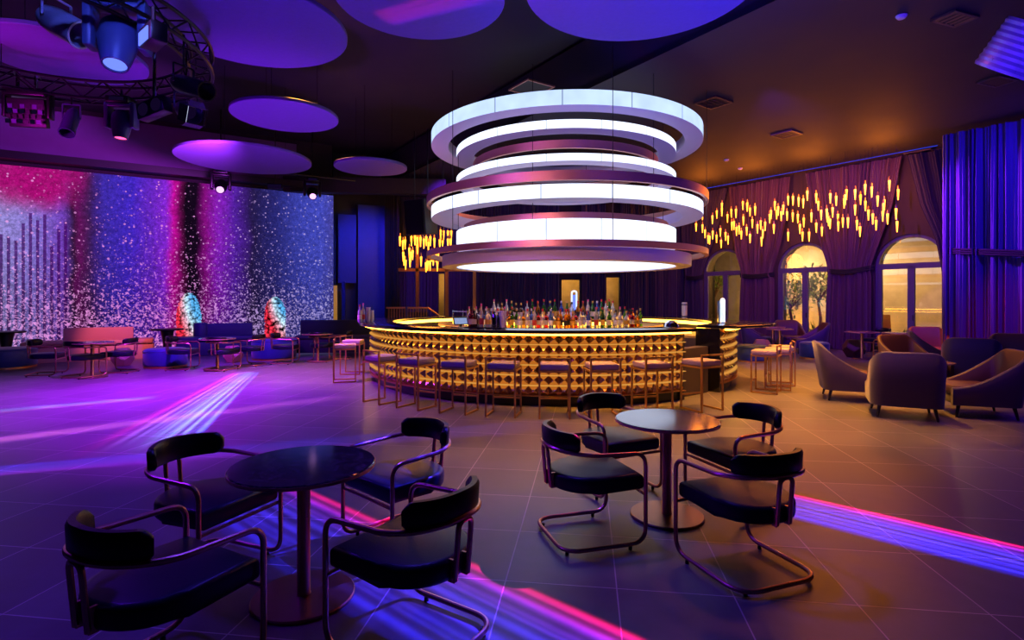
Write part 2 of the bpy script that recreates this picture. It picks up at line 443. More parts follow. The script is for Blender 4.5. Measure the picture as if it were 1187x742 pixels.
# lower right ceiling, higher left ceiling, the fascia between them
e0, e1 = Vector((10.72, -3., 0)), Vector((-5.92, 22.0, 0))
cp = [(e0.x, e0.y), (26, -3), (26, 2)] + [tuple((D0+AD*14-AN*.55)[:2]), tuple((D0-AD*.4-AN*.55)[:2]), (6.9, 22.0), (e1.x, e1.y)]
struct(MB().prism(cp[::-1], CEIL, CEIL+.12).build('ceiling', M['ceil'], smooth=False))
struct(MB().box((0, 9, HIGH+.06), (60, 34, .12)).build('ceiling_upper', M['ceil_high'], smooth=False))
q = Vector((-.832, -.555, 0))*.1
struct(MB().quad(e0, e1, e1+Vector((0, 0, 1)), e0+Vector((0, 0, 1))).build('trim_1', M['ceil'], smooth=False, loc=(0, 0, CEIL), recalc=False))
# left: dark wall that carries the screen
ULV = (WR-WL).normalized(); LROT = math.atan2(ULV.y, ULV.x)
struct(MB().box((0, .25, HIGH/2), (16, .3, HIGH)).build('wall_left', M['wall_dark'], smooth=False, loc=WL+ULV*(WLEN-8.02), rz=LROT))
vw = thing('video_wall', 'large glittering purple and magenta video wall behind the lounge seats', 'screen', WL, LROT)
MB().box((WLEN*(1+U0)/2, .03, WH/2+.02), (WLEN*(1-U0), .05, WH-.06)).build('display', M['video'], vw, smooth=False)
MB().box((WLEN*(1+U0)/2, .075, WH/2), (WLEN*(1-U0)+.04, .04, WH)).build('backing_panel', M['black'], vw, smooth=False)
# bulkhead above the screen
M['bulk'] = mat('bulkhead_paint', '#5a3a6a', .6, nscale=3, namt=.2)
struct(MB().box((0, 0, 0), (15, .5, .2)).build('trim_2', M['black'], smooth=False, loc=WL+ULV*(WLEN-7.6)+Vector((0, -.15, WH+.2)), rz=LROT))
struct(MB().box((0, 0, 0), (15.2, .1, 1.2)).build('trim_3', M['bulk'], smooth=False, loc=WL+ULV*(WLEN-8.8)+Vector((0, .02, WH+.95)), rz=LROT))
# door opening, blue gloss panels between the screen and the black drape
def wallpiece(px0, px1, y0, y1, d0, d1, name, m, st=True, th=.12):
    a = Vector(((px0-HX)/F*d0, d0, 0)); b = Vector(((px1-HX)/F*d1, d1, 0)); v = b-a
    o = MB().box((v.length/2, th/2, (y0+y1)/2), (v.length, th, y1-y0)).build(name, m, smooth=False, loc=a, rz=math.atan2(v.y, v.x))
    if st: struct(o)
    return o
wallpiece(386, 462, 0, HIGH, 19.6, 20.6, 'wall_corner', M['black'])
o = wallpiece(392, 413, 2.15, 4.55, 19.3, 19.5, 'gloss_panel', M['panel_blue'], False, .05); tag(o, 'narrow glossy blue wall panel above the doorway beside the video wall', 'wall panel')
o = wallpiece(415, 446, .4, 4.9, 19.4, 19.7, 'gloss_panel', M['panel_blue'], False, .05); tag(o, 'tall glossy blue wall panel between the doorway and black drape', 'wall panel')
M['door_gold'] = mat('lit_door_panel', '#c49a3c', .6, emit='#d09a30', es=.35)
o = struct(wallpiece(386, 391, 0, 2.05, 19.1, 19.2, 'door_1', M['door_gold'], True, .05))
o = struct(wallpiece(396, 400, 0, 2.2, 19.1, 19.1, 'trim_4', M['panel_blue'], True, .05))
# soffit beams under the upper ceiling
struct(MB().box((0, 0, 0), (5.2, .35, .5)).build('trim_5', M['ceil'], smooth=False, loc=(-4.8, 18.2, 5.3), rz=.1))

# back wall with lit openings
BY = 22.3
def bx_(px, d=BY): return (px-HX)/F*d
wb = MB(); xs = [-5.2, bx_(508), bx_(515), bx_(651), bx_(672), bx_(703), bx_(718), 8.2]
ztop = {1: 2.6, 3: 2.35, 5: 2.45}
for i in range(7):
    x0, x1 = xs[i], xs[i+1]; z0 = ztop.get(i, 0)
    wb.box(((x0+x1)/2, BY+.1, (z0+CEIL)/2), (x1-x0, .2, CEIL-z0))
struct(wb.build('wall_back', M['wall_dark'], smooth=False))
# arch wall with three arched openings
AR, SPR = .905, 2.54
WS = [arch_s(839.5), arch_s(932), arch_s(1055)]
aw = MB(); cur = -.6
def slab(s0, s1, za0, za1, zb):     # slab from the (sloped) underside za to zb
    f = [arch(s0, 0, za0), arch(s1, 0, za1), arch(s1, 0, zb), arch(s0, 0, zb)]
    g = [p+AN*.6 for p in f]
    V = [aw.b.verts.new(p) for p in f+g]
    for idx in ((0, 1, 2, 3), (7, 6, 5, 4), (0, 4, 5, 1), (1, 5, 6, 2), (2, 6, 7, 3), (3, 7, 4, 0)): aw.b.faces.new([V[i] for i in idx])
for s in WS:
    slab(cur, s-AR, 0, 0, CEIL+.6)
    for k in range(16):
        a, b = PI-PI*k/16, PI-PI*(k+1)/16
        slab(s+AR*math.cos(a), s+AR*math.cos(b), SPR+AR*math.sin(a), SPR+AR*math.sin(b), CEIL+.6)
    cur = s+AR
slab(cur, 14, 0, 0, CEIL+.6)
struct(aw.build('wall_right', M['wall_brown'], smooth=False))
for i, s in enumerate(WS):
    w = struct(thing('window_%d' % (i+1), '', 'x', arch(s, .1, 0), AROT))
    del w['label']; del w['category']
    fm = MB(); fw = .07
    pts = [(-AR+.04, 0, 0), (-AR+.04, 0, SPR)]+[((AR-.04)*math.cos(PI-PI*k/20), 0, SPR+(AR-.04)*math.sin(PI-PI*k/20)) for k in range(1, 20)]+[(AR-.04, 0, SPR), (AR-.04, 0, 0)]
    fm.tube(pts, .05, square=True)
    fm.box((0, 0, SPR), (2*AR-.1, .1, .16)); fm.box((0, 0, SPR/2), (.17, .1, SPR))
    for x in (-AR+.12, AR-.12): fm.box((x, 0, SPR/2), (.09, .08, SPR))
    fm.box((0, 0, .12), (2*AR-.1, .08, .24))
    wf = fm.build('window_frame', M['frame'], w, smooth=False)
    pm = MB(); poly = [(-AR+.05, 0, .1), (AR-.05, 0, .1)]+[((AR-.05)*math.cos(PI*k/20), 0, SPR+(AR-.05)*math.sin(PI*k/20)) for k in range(21)]
    pm.quad(*poly); pm.build('window_pane', M['pane'], w, smooth=False)
    MB().box((.06, -.07, 1.05), (.02, .05, .16)).build('handle', M['black_metal'], wf, smooth=False)
# blue light line in the ceiling slot
tag(MB().box((3.6, 0, 0), (7.7, .02, .014)).build('led_strip', M['blue_strip'], smooth=False, loc=arch(.1, -.53, CEIL-.015), rz=AROT), 'thin blue light line along the ceiling edge above the arched windows', 'light strip')
struct(MB().box((7, .5, 0), (16, 1.2, .1)).build('ceiling_slot', M['ceil_high'], smooth=False, loc=arch(-1.5, -.6, CEIL+.6), rz=AROT))
# courtyard outside
struct(MB().box((6, 0, -.06), (34, 7, .1)).build('exterior_ground', M['stone_dark'], smooth=False, loc=arch(0, 3.9, 0), rz=AROT))
struct(MB().box((6, 0, 2.6), (30, .3, 5.2)).build('exterior_wall_court', M['stone'], smooth=False, loc=arch(-2, 5.2, 0), rz=AROT))
struct(MB().box((0, 0, 1.8), (16, .3, 3.6)).build('exterior_wall_back', M['stone'], smooth=False, loc=(0, 25., 0)))
struct(MB().box((0, 23.7, -.06), (16, 2.6, .1)).build('exterior_path', M['stone_dark'], smooth=False))

# ------------------------------------------------------------------ curtains
def curtain(name, label, m, P, zs, le, re_, folds, amp, nor, seed=1, tie=None, tie_z=None, nz=28, per=18):
    """P(s) -> plan point on the rail; zs heights; le/re_ edge positions per height; nor = plan normal towards the room"""
    rnd = random.Random(seed); root = thing(name, label, 'curtain', (0, 0, 0))
    nu = int(folds*per/2)
    ph = [rnd.uniform(-.5, .5) for _ in range(int(folds)+3)]; am = [rnd.uniform(.55, 1.3) for _ in range(int(folds)+3)]
    def interp(arr, z):
        for (za, a), (zb, b) in zip(zip(zs, arr), zip(zs[1:], arr[1:])):
            if za <= z <= zb or zb <= z <= za:
                t = (z-za)/(zb-za); return a+(b-a)*t
        return arr[-1]
    w_top = abs(re_[-1]-le[-1])
    def fn(u, v):
        z = zs[0]+(zs[-1]-zs[0])*v
        a, b = interp(le, z), interp(re_, z)
        s = a+(b-a)*u; f = u*folds+.42*math.sin(u*folds*1.93+seed)+.35*math.sin(u*folds*.87+seed*2); f = max(0., min(folds-.001, f)); i = int(f); t = f-i
        A = amp*(am[i]*(1-t)+am[i+1]*t)
        comp = min(1.25, w_top/max(.05, abs(b-a)))
        off = A*math.sin(2*PI*f+(ph[i]*(1-t)+ph[i+1]*t)*1.8)*(.75+.35*comp)*(.85+.3*math.sin(v*5+i))+A*.32*math.sin(2*PI*u*folds*2.3+seed)
        p = P(s)+nor*(off+amp*1.2)
        return (p.x, p.y, z)
    MB().grid(nu, nz, fn).build('drape', m, root, ang=3.)
    if tie:
        a, b = tie; tm = MB()
        pts = []
        for k in range(13):
            t = k/12; p = P(a+(b-a)*t)+nor*(amp*2.6*math.sin(PI*t)**.5+.02)
            pts.append((p.x, p.y, tie_z(t)))
        for dz in (0, .05, .1): tm.tube([(x, y, z+dz) for x, y, z in pts], .027, 6)
        tm.build('tieback', M['tie'], root)
    return root
PA = lambda s: arch(s, -.12, 0)
CT = 5.66
def sx(px): return arch_s(px, -.12)
zz = [0.02, 2.28, 2.48, 3.3, 4.2, CT]
curtain('curtain', 'plum velvet drape gathered with a tieback between the first and second arched windows', M['curtain_plum'], PA, zz,
        [sx(857), sx(860), sx(861), sx(853), sx(849), sx(846)], [sx(898), sx(898), sx(895), sx(904), sx(911), sx(917)], 13, .06, -AN, 3, (sx(859), sx(898)), lambda t: 2.38-.06*math.sin(PI*t))
curtain('curtain', 'plum velvet drape gathered with a tieback between the second and third arched windows', M['curtain_plum'], PA, zz,
        [sx(957), sx(961), sx(962), sx(953), sx(943), sx(935)], [sx(1012), sx(1012), sx(1010), sx(1022), sx(1036), sx(1048)], 16, .07, -AN, 5, (sx(960), sx(1013)), lambda t: 2.42-.08*math.sin(PI*t)+.06*t)
curtain('curtain', 'plum velvet drape at the left side of the first arched window', M['curtain_dark'], PA, zz,
        [sx(796), sx(796), sx(797), sx(794), sx(792), sx(790)], [sx(816), sx(815), sx(813), sx(822), sx(832), sx(843)], 11, .06, -AN, 8, (sx(796), sx(816)), lambda t: 2.38-.05*math.sin(PI*t))
curtain('curtain', 'dark drape swept aside at the right edge of the third arched window', M['curtain_dark'], PA, zz,
        [sx(1093), sx(1093), sx(1092), sx(1085), sx(1068), sx(1053)], [sx(1150)]*6, 13, .07, -AN, 9)
# violet foreground curtain on the right
RC0 = Vector((9.42, 12.05, 0))*KS; RCD = Vector((.56, -.83, 0)).normalized(); RCN = Vector((-.83, -.56, 0)).normalized()
curtain('curtain', 'tall violet-lit velvet curtain with dark rope swag at the right edge', M['curtain_violet'], lambda s: RC0+RCD*s, [.02, 2.66, 5.6], [0, 0, 0], [4.4, 4.4, 4.4], 29, .08, RCN, 11,
        (0.02, 3.4), lambda t: 2.72-.34*min(1, t*1.15))
# back wall curtains
PB = lambda s: Vector((s, BY-.14, 0)); NB = Vector((0, -1, 0))
def bz(px): return bx_(px, BY-.14)
for a, b, lab, m in ((463, 508.5, 'purple curtain on the back wall left of the narrow lit slit', M['curtain_dark']),
                     (515, 648, 'wide dark purple curtain across the back wall behind the bottles', M['curtain_dark']),
                     (674, 702, 'narrow dark blue curtain between the two lit openings in the back wall', M['curtain_dark']),
                     (719, 806, 'dark purple curtain on the back wall right of the lit openings', M['curtain_dark'])):
    curtain('curtain', lab, m, PB, [.02, 2.5, 5.66], [bz(a)]*3, [bz(b)]*3, max(4, int((b-a)/4.5)), .06, NB, int(a), nz=10)
curtain('curtain', 'black velvet curtain standing between blue wall panel and back wall', M['curtain_black'], lambda s: Vector((s, 19.0, 0)), [.02, 2.5, 5.3], [bx_(447, 19.)]*3, [bx_(463, 19.)]*3, 5, .06, NB, 77, nz=10)

# ------------------------------------------------------------------ bar
BC = Vector((.8, 11.84, 0)); G0, G1 = math.radians(-42), math.radians(301)   # the ring runs from G0 counter-clockwise to G1
def rbulge(a, r):
    t = max(0, 1-abs((math.degrees(a)+20)/24)); t = t*t*(3-2*t)
    return r+.45*t if r > 3.6 else r
bar = thing('circular_bar', 'round bar clad in bronze pyramid facets with a dark glossy counter', 'bar', BC)
NSEG = 170
MB().arc([(3.62, 0), (3.62, .16), (3.25, .16), (3.25, 0)], G0, G1, NSEG).build('kick_plate', M['kick'], bar, ang=.3)
MB().arc([(3.66, .16), (3.66, 1.07), (3.3, 1.07), (3.3, .16)], G0, G1, NSEG).build('carcass', M['kick'], bar, ang=.3)
fc = MB(); ROWS = 6; rh = .91/ROWS; NC = int((G1-G0)*3.7/.15); da = (G1-G0)/NC
for j in range(ROWS):
    z0 = .165+j*rh; z1 = z0+rh-.012
    for i in range(NC):
        a0 = G0+i*da; a1 = a0+da; am = (a0+a1)/2; r0, r1 = 3.67, 3.74
        def P_(r, a, z): return (r*math.cos(a), r*math.sin(a), z)
        # hexagonal-cut pyramid: ridge point shifted row by row
        v = [fc.b.verts.new(P_(r0, a0, z0)), fc.b.verts.new(P_(r0, a1, z0)), fc.b.verts.new(P_(r0, a1, z1)), fc.b.verts.new(P_(r0, a0, z1))]
        ap = fc.b.verts.new(P_(r1, am, (z0+z1)/2+(.012 if j % 2 else -.012)))
        for k in range(4): fc.b.faces.new((v[k], v[(k+1) % 4], ap))
fc.build('facet_cladding', M['facet'], bar, smooth=False)
for j in range(ROWS+1):
    z = .16+j*rh
    MB().arc([(3.66, z-.007), (3.735, z-.007), (3.735, z+.003), (3.66, z+.003)], G0, G1, NSEG).build('trim_ring', M['gold_line'] if 0 < j < 6 else M['gold'], bar, ang=.3)  # upper rings are LED lips; lower ones glow to stand for caught gold light
MB().arc([(3.94, 1.09), (3.95, 1.1), (3.95, 1.135), (3.94, 1.14), (3.28, 1.14), (3.28, 1.09)], G0, G1, NSEG, rfun=rbulge).build('counter', M['counter'], bar, ang=.5)
MB().arc([(3.76, 1.06), (3.84, 1.06), (3.84, 1.089), (3.76, 1.089)], G0, G1, NSEG).build('front_light_strip', M['gold_strip'], bar, ang=.5)
MB().arc([(3.26, 1.02), (3.275, 1.02), (3.275, 1.088), (3.26, 1.088)], G0, G1, NSEG).build('inner_light_strip', M['gold_strip'], bar, ang=.5)
M['steel_shelf'] = mat('steel_worktop', '#b09a70', .3, .7, nscale=20, namt=.1)
MB().arc([(3.25, .88), (3.25, .92), (2.75, .92), (2.75, .88)], G0+.1, G1-.05, NSEG).build('inner_worktop', M['steel_shelf'], bar, ang=.5)
MB().arc([(3.25, .05), (3.25, .88), (2.85, .88), (2.85, .05)], G0+.1, G1-.05, NSEG).build('inner_cabinet', M['bar_inner'], bar, ang=.5)
# dark end cheek beside the opening
for a, nm in ((G0, 1), (G1, 0)):
    e = MB(); e.box((3.47, 0, .545), (.42, .05, 1.08))
    o = e.build('end_panel', M['counter'] if nm else M['bar_inner'], bar, smooth=False); o.rotation_euler = (0, 0, a)
# low lit hatch in the gap
hm = MB(); hm.arc([(3.5, 0), (3.5, .78), (3.3, .78), (3.3, 0)], G1-2*PI+.02, G0-.02, 12)
o = hm.build('bar_hatch', M['bar_inner'], ang=.3, loc=BC); tag(o, 'pale low hatch closing the opening of the round bar', 'hatch')
# central bottle island
isl = thing('back_bar', 'round bottle island with a glowing gold edge inside the circular bar', 'back bar', BC)
MB().arc([(2.2, 0), (2.2, 1.02), (1.2, 1.02), (1.2, 0)], 0, 2*PI, 96, closed=True).build('cabinet', M['bar_inner'], isl, ang=.4)
MB().arc([(2.36, 1.04), (2.36, 1.08), (1.1, 1.08), (1.1, 1.04)], 0, 2*PI, 96, closed=True).build('shelf', M['gold'], isl, ang=.4)
MB().arc([(1.78, 1.081), (1.78, 1.2), (1.74, 1.2), (1.74, 1.081)], 0, 2*PI, 96, closed=True).build('upper_step', M['counter'], isl, ang=.4)
MB().arc([(1.80, 1.2), (1.80, 1.215), (1.2, 1.215), (1.2, 1.2)], 0, 2*PI, 96, closed=True).build('step_shelf', M['gold'], isl, ang=.4)
MB().arc([(1.80, 1.10), (1.815, 1.10), (1.815, 1.16), (1.80, 1.16)], 0, 2*PI, 96, closed=True).build('light_strip', M['gold_strip'], isl, ang=.4)
# ------------------------------------------------------------------ bottles
def bottle_kind(i, glass, cap, lab, prof):
    r = thing('bottle', '', 'bottle', (0, 0, -50-i), 0, 'bottles on the round bottle island')
    h = prof[-1][1]
    bg = MB().lathe(prof, seg=12).build('bottle_glass', glass, r)
    MB().lathe([(prof[-1][0]+.003, h-.012), (prof[-1][0]+.003, h+.03)], seg=10).build('cap', cap, r)
    rb = max(p[0] for p in prof)
    MB().lathe([(rb+.0015, .05), (rb+.0015, .05+h*.28)], seg=12).build('paper_label', lab, bg)
    return r
def gl(name, c, es=0.): return mat(name, c, .08, trans=.55, nscale=4, namt=.1, emit=c if es else None, es=es)
G = {'clear': gl('clear_glass', '#e6e4ea'), 'amber': gl('amber_glass', '#c47a22'), 'green': gl('green_glass', '#3f7a2c'), 'brown': gl('brown_glass', '#5a2a12'), 'blue': gl('blue_glass', '#4a6ad0'), 'ruby': gl('ruby_glass', '#a02028')}
cap = {k: mat('cap_'+k, c, .35, nscale=40) for k, c in (('red', '#c02838'), ('gold', '#c8a050'), ('black', '#141414'), ('pink', '#d85a90'), ('silver', '#c8c8d0'), ('blue', '#3048c0'))}
lb = {k: mat('paper_'+k, c, .6, nscale=60) for k, c in (('cream', '#e8dcc0'), ('white', '#f0f0f0'), ('yellow', '#e0b040'), ('black', '#1c1c20'), ('red', '#b83030'))}
P1 = [(.0, 0), (.038, 0), (.04, .01), (.04, .19), (.034, .215), (.016, .245), (.014, .31)]
P2 = [(.0, 0), (.046, 0), (.048, .01), (.048, .15), (.042, .18), (.016, .21), (.015, .27)]
P3 = [(.0, 0), (.033, 0), (.035, .01), (.036, .2), (.03, .235), (.015, .275), (.013, .34)]
P4 = [(.0, 0), (.042, 0), (.044, .01), (.038, .11), (.044, .18), (.03, .21), (.015, .23), (.015, .29)]
kinds = [('clear', 'red', 'cream', P1), ('amber', 'gold', 'yellow', P2), ('green', 'red', 'yellow', P3), ('clear', 'black', 'white', P4), ('brown', 'gold', 'cream', P2),
         ('amber', 'red', 'black', P1), ('clear', 'pink', 'red', P3), ('green', 'gold', 'cream', P1), ('blue', 'silver', 'white', P1), ('ruby', 'black', 'cream', P4), ('clear', 'gold', 'yellow', P2)]
BK = []
ordn = lambda n: '%d%s' % (n, 'th' if 10 <= n % 100 <= 20 else {1: 'st', 2: 'nd', 3: 'rd'}.get(n % 10, 'th'))
used_kind = {}
def put_bottle(k, loc, label):
    if k not in used_kind:
        g_, c_, l_, p_ = kinds[k]; r = bottle_kind(k, G[g_], cap[c_], lb[l_], p_); used_kind[k] = r
        r.location = loc; r['label'] = label; r.rotation_euler = (0, 0, random.uniform(0, 6)); return r
    return dup(used_kind[k], loc, random.uniform(0, 6), label)
rb_ = random.Random(21)
for row, (R, n, z, nm) in enumerate(((2.24, 27, 1.08, 'front row'), (2.08, 26, 1.08, 'middle row'), (1.62, 25, 1.215, 'raised back row'))):
    for i in range(n):
        a = math.radians(-137+94*(i+.5)/n)+rb_.uniform(-.006, .006)
        k = rb_.randrange(len(kinds)); g_, c_, l_, p_ = kinds[k]
        put_bottle(k, (BC.x+R*math.cos(a), BC.y+R*math.sin(a), z), '%s glass bottle with %s cap, %s from left, %s of bottle island' % (g_, c_, ordn(i+1), nm))
# things on the bar
def shaker(loc, label, h=.2):
    r = thing('cocktail_shaker', label, 'shaker', loc, 0, 'shakers and glasses on the bar')
    MB().lathe([(0, 0), (.036, 0), (.045, h*.75), (.043, h*.78)], seg=16).build('cup', M['chrome'], r)
    MB().lathe([(.044, h*.78), (.03, h*1.0), (.016, h*1.05), (.016, h*1.2), (0, h*1.22)], seg=16).build('lid', M['chrome'], r)
    return r
def on_counter(px, d=None, r=3.55):       # point on the front counter at a pixel column
    k = (px-HX)/F
    # ray (kY, Y): |(kY-bx, Y-by)| = r, nearer root
    A = k*k+1; B = -2*(k*BC.x+BC.y); D = BC.x**2+BC.y**2-r*r
    Y = (-B-math.sqrt(max(0, B*B-4*A*D)))/(2*A); return (k*Y, Y, 1.14)
tray = thing('bar_tray', 'long dark bar mat under the shakers and glasses on the front counter', 'mat', (0, 0, 0))
tp = on_counter(563); tray.location = tp; tray.rotation_euler = (0, 0, math.atan2(tp[1]-BC.y, tp[0]-BC.x)+PI/2)
MB().box((0, 0, .006), (.62, .24, .012), bev=.004).build('mat_sheet', M['black'], tray)
MB().box((0, .11, .013), (.62, .012, .016)).box((0, -.11, .013), (.62, .012, .016)).box((.3, 0, .013), (.012, .24, .016)).box((-.3, 0, .013), (.012, .24, .016)).build('mat_rim', M['black_metal'], tray, smooth=False)
for px, dr, kd in ((546, .05, 9), (549, 0, 4), (558, .06, 6), (566, -.03, 10)):
    p = on_counter(px, r=3.55+dr); put_bottle(kd, (p[0], p[1], 1.152), '%s bottle with %s cap standing on the front bar mat, %s' % (kinds[kd][0], kinds[kd][1], {546: 'at its left end', 549: 'second from its left end', 558: 'near its middle', 566: 'right of its middle'}[px]))
for px, dr, h, lab in ((553, -.05, .19, 'steel cocktail shaker on the bar mat, left one'), (573, .04, .21, 'steel cocktail shaker on the bar mat, middle one'), (578, -.04, .2, 'steel cocktail shaker on the bar mat, right one')):
    p = on_counter(px, r=3.55+dr); shaker((p[0], p[1], 1.152), lab, h)
p = on_counter(583); r = thing('mixing_glass', 'flared glass jug standing at the right end of the bar mat', 'glass', (p[0], p[1], 1.152), 0, 'shakers and glasses on the bar')
MB().lathe([(0, 0), (.035, 0), (.055, .2), (.058, .26), (.054, .26), (.05, .2), (.031, .01), (0, .01)], seg=20).build('jug_glass', M['cup'], r)
p = on_counter(417, r=3.6); put_bottle(0, (p[0], p[1], 1.141), 'clear bottle with red cap on the left end of the counter, left of the cups')
p = on_counter(421, r=3.5); put_bottle(6, (p[0], p[1], 1.141), 'clear bottle with pink cap on the left end of the counter beside the cups')
for i, px in enumerate((427, 431)):
    p = on_counter(px, r=3.55); r = thing('cup_stack', 'tall stack of clear cups on the left end of the counter, %s' % ('nearest the bottles' if i == 0 else 'farther from the bottles'), 'cups', p, 0, 'cup stacks')
    c_ = MB()
    for j in range(9 if i == 0 else 7): c_.lathe([(.03, .028*j), (.042, .028*j+.05), (.045, .028*j+.052), (.045, .028*j+.058)], seg=14)
    c_.build('cups', M['cup'], r)
# till screen
pos = thing('till_monitor', 'small tilted till screen on the inner worktop of the bar', 'monitor', (-.95, 10.2, .92), .3)
MB().box((0, 0, .012), (.2, .18, .024), bev=.005).build('base', M['black_metal'], pos); MB().box((0, .02, .13), (.05, .05, .22)).build('stand', M['black_metal'], pos, smooth=False)
bz_ = MB().box((0, 0, .27), (.27, .025, .17), rx=-.6, bev=.006).build('bezel', M['black_metal'], pos)
MB().box((0, -.014, .262), (.235, .012, .13), rx=-.6).build('display', M['screen'], bz_, smooth=False)
# box grid of equipment left of the bottles
rk = thing('glass_rack', 'purple-lit wire glass rack at the left end of the bottle island', 'rack', (-.92, 10.76, 1.08), math.radians(122))
for z in (.0, .13, .26): MB().box((0, 0, z+.008), (.6, .24, .016)).build('shelf', M['chrome'], rk, smooth=False)
for x in (-.29, .29):
    for y in (-.11, .11): MB().tube([(x, y, 0), (x, y, .3)], .01, 6).build('post', M['chrome'], rk)
# champagne arch tap behind the bottles, lit columns
tp = thing('beer_tap', 'tall arched chrome tap rising behind the bottles before the lit doorway', 'tap', (BC.x+.37, BC.y-1.45, 1.215))
MB().tube(fillet([(-.045, 0, 0), (-.045, 0, .52), (.045, 0, .52), (.045, 0, 0)], .045, 8), .016, 8).build('tap_arch', M['tap'], tp)
MB().lathe([(.08, 0), (.08, .02), (.02, .03)], seg=20).build('base', M['chrome'], tp); MB().box((0, -.02, .3), (.05, .02, .3)).build('badge', M['lens_blue'], tp, smooth=False)
for px, py, h, lab in ((841, 381, .46, 'tall slanted luminous tap column on the right end of the counter'),):
    c_ = atz(px+1, 375, 1.14); t_ = thing('tap_column', lab, 'tap', (3.95, 10.35, 1.14))
    MB().lathe([(.06, 0), (.06, .012), (.05, .016)], seg=20).build('base', M['chrome'], t_)
    s_ = MB(); s_.lathe([(.045, .016), (.045, h*.93), (.03, h), (0, h+.01)], seg=20)
    s_.build('column', M['tap'], t_)
    MB().tube([(-.075, .0, .016), (-.075, 0, h*.9)], .02, 8).build('side_tube', M['chrome'], t_)
    MB().tube([(-.075, 0, h*.6), (-.03, 0, h*.6)], .01, 6).build('bracket', M['chrome'], t_)
p = (BC.x+3.6*math.cos(.95), BC.y+3.6*math.sin(.95), 1.14)
t_ = thing('candle_jar', 'short pale cylinder standing on the far right counter', 'jar', (4.56, 14.6, 1.14))
MB().lathe([(0, 0), (.07, 0), (.07, .34), (.06, .36), (0, .36)], seg=20).build('jar_body', M['white_plastic'], t_); MB().lathe([(.072, .28), (.072, .31)], seg=20).build('band', M['chrome'], t_)
p = on_counter(778, r=3.2); b_ = thing('ice_bucket', 'polished steel bucket with a domed strainer near the right end of the counter', 'bucket', (p[0], p[1], .92))
MB().lathe([(0, 0), (.1, 0), (.13, .2), (.135, .2)], seg=20).build('bucket', M['chrome'], b_); MB().lathe([(.13, .2), (.11, .27), (.05, .31), (0, .315)], seg=20).build('dome', M['chrome'], b_)

# ------------------------------------------------------------------ chandelier
CC = Vector((1.12, 11.84, 0))
ch = thing('ring_chandelier', 'huge tiered chandelier of glowing white rings with copper bands over the bar', 'chandelier', CC)
def ring(ro, ri, z0, z1, lit, m=None):
    mm = [m or M['ring_a'], M['white_matte']]
    if lit: MB().arc([(ro, z0), (ro, z1), (ri, z1), (ri, z0)], 0, 2*PI, 128, closed=True, mis=[0, 1, 1, 1]).build('glowing_ring', mm, ch, ang=.5)
    else: MB().arc([(ro, z0), (ro, z1), (ri, z1), (ri, z0)], 0, 2*PI, 128, closed=True).build('copper_band' if m else 'white_ring', m or M['white_matte'], ch, ang=.5)
ring(2.82, 2.47, 4.77, 5.02, True)
ring(2.3, 1.95, 4.55, 4.70, True, M['ring_b'])
ring(1.95, 1.9, 4.3, 4.45, False, M['copper'])
ring(2.3, 1.98, 3.985, 4.115, True, M['ring_b'])
ring(2.92, 2.86, 3.52, 3.68, False, M['copper'])
ring(2.82, 2.43, 3.25, 3.48, True, M['ring_b'])
ring(2.15, 2.1, 3.0, 3.12, False, M['copper'])
ring(2.3, 2.2, 2.61, 2.99, True, M['ring_b'])
ring(2.92, 2.84, 2.45, 2.56, False, M['copper'])
ring(2.6, 2.3, 2.25, 2.47, False)
MB().arc([(2.295, 2.27), (2.295, 2.3), (.02, 2.3), (.02, 2.27)], 0, 2*PI, 96, closed=True).build('diffuser', M['ring_b'], ch, ang=.5)
for k in range(12):
    a = 2*PI*(k+.35)/12
    for R in ((2.88,) if k % 2 else (2.27,)):
        MB().tube([(R*math.cos(a), R*math.sin(a), 2.45), (R*math.cos(a), R*math.sin(a), CEIL)], .006, 5).build('cable', M['black_metal'], ch)

# ------------------------------------------------------------------ tables
def pedestal_table(name, label, loc, R=.365, rb=.265, h=.715, top=None, post=None, group=None):
    t = thing(name, label, 'table', (loc[0], loc[1], 0), 0, group)
    tt = MB().lathe([(0, h-.028), (R-.02, h-.028), (R, h-.022), (R, h-.004), (R-.004, h), (0, h)], seg=56).build('tabletop', top or M['marble'], t, ang=.5)
    MB().lathe([(R+.002, h-.023), (R+.003, h-.006), (R-.003, h-.006), (R-.003, h-.023), (R+.002, h-.023)], seg=56).build('edge_band', M['copper'], tt, ang=.5)
    MB().lathe([(.038, .02), (.034, .03), (.034, h-.03)], seg=20).build('post', post or M['tube'], t, ang=.5)
    MB().lathe([(0, 0), (rb, 0), (rb, .012), (rb-.006, .018), (0, .018)], seg=48).build('base', M['bronze_plate'], t, ang=.5)
    return t
TG = 'round pedestal cafe tables'
t1 = pedestal_table('cafe_table', 'round dark marble pedestal table at the front, among four black chairs', flr(352, 692), .372, group=TG)
t2 = dup(t1, flr(773, 598)+(0,), 0, 'round marble pedestal table with a bright reflection, closest to the bar stools', TG)

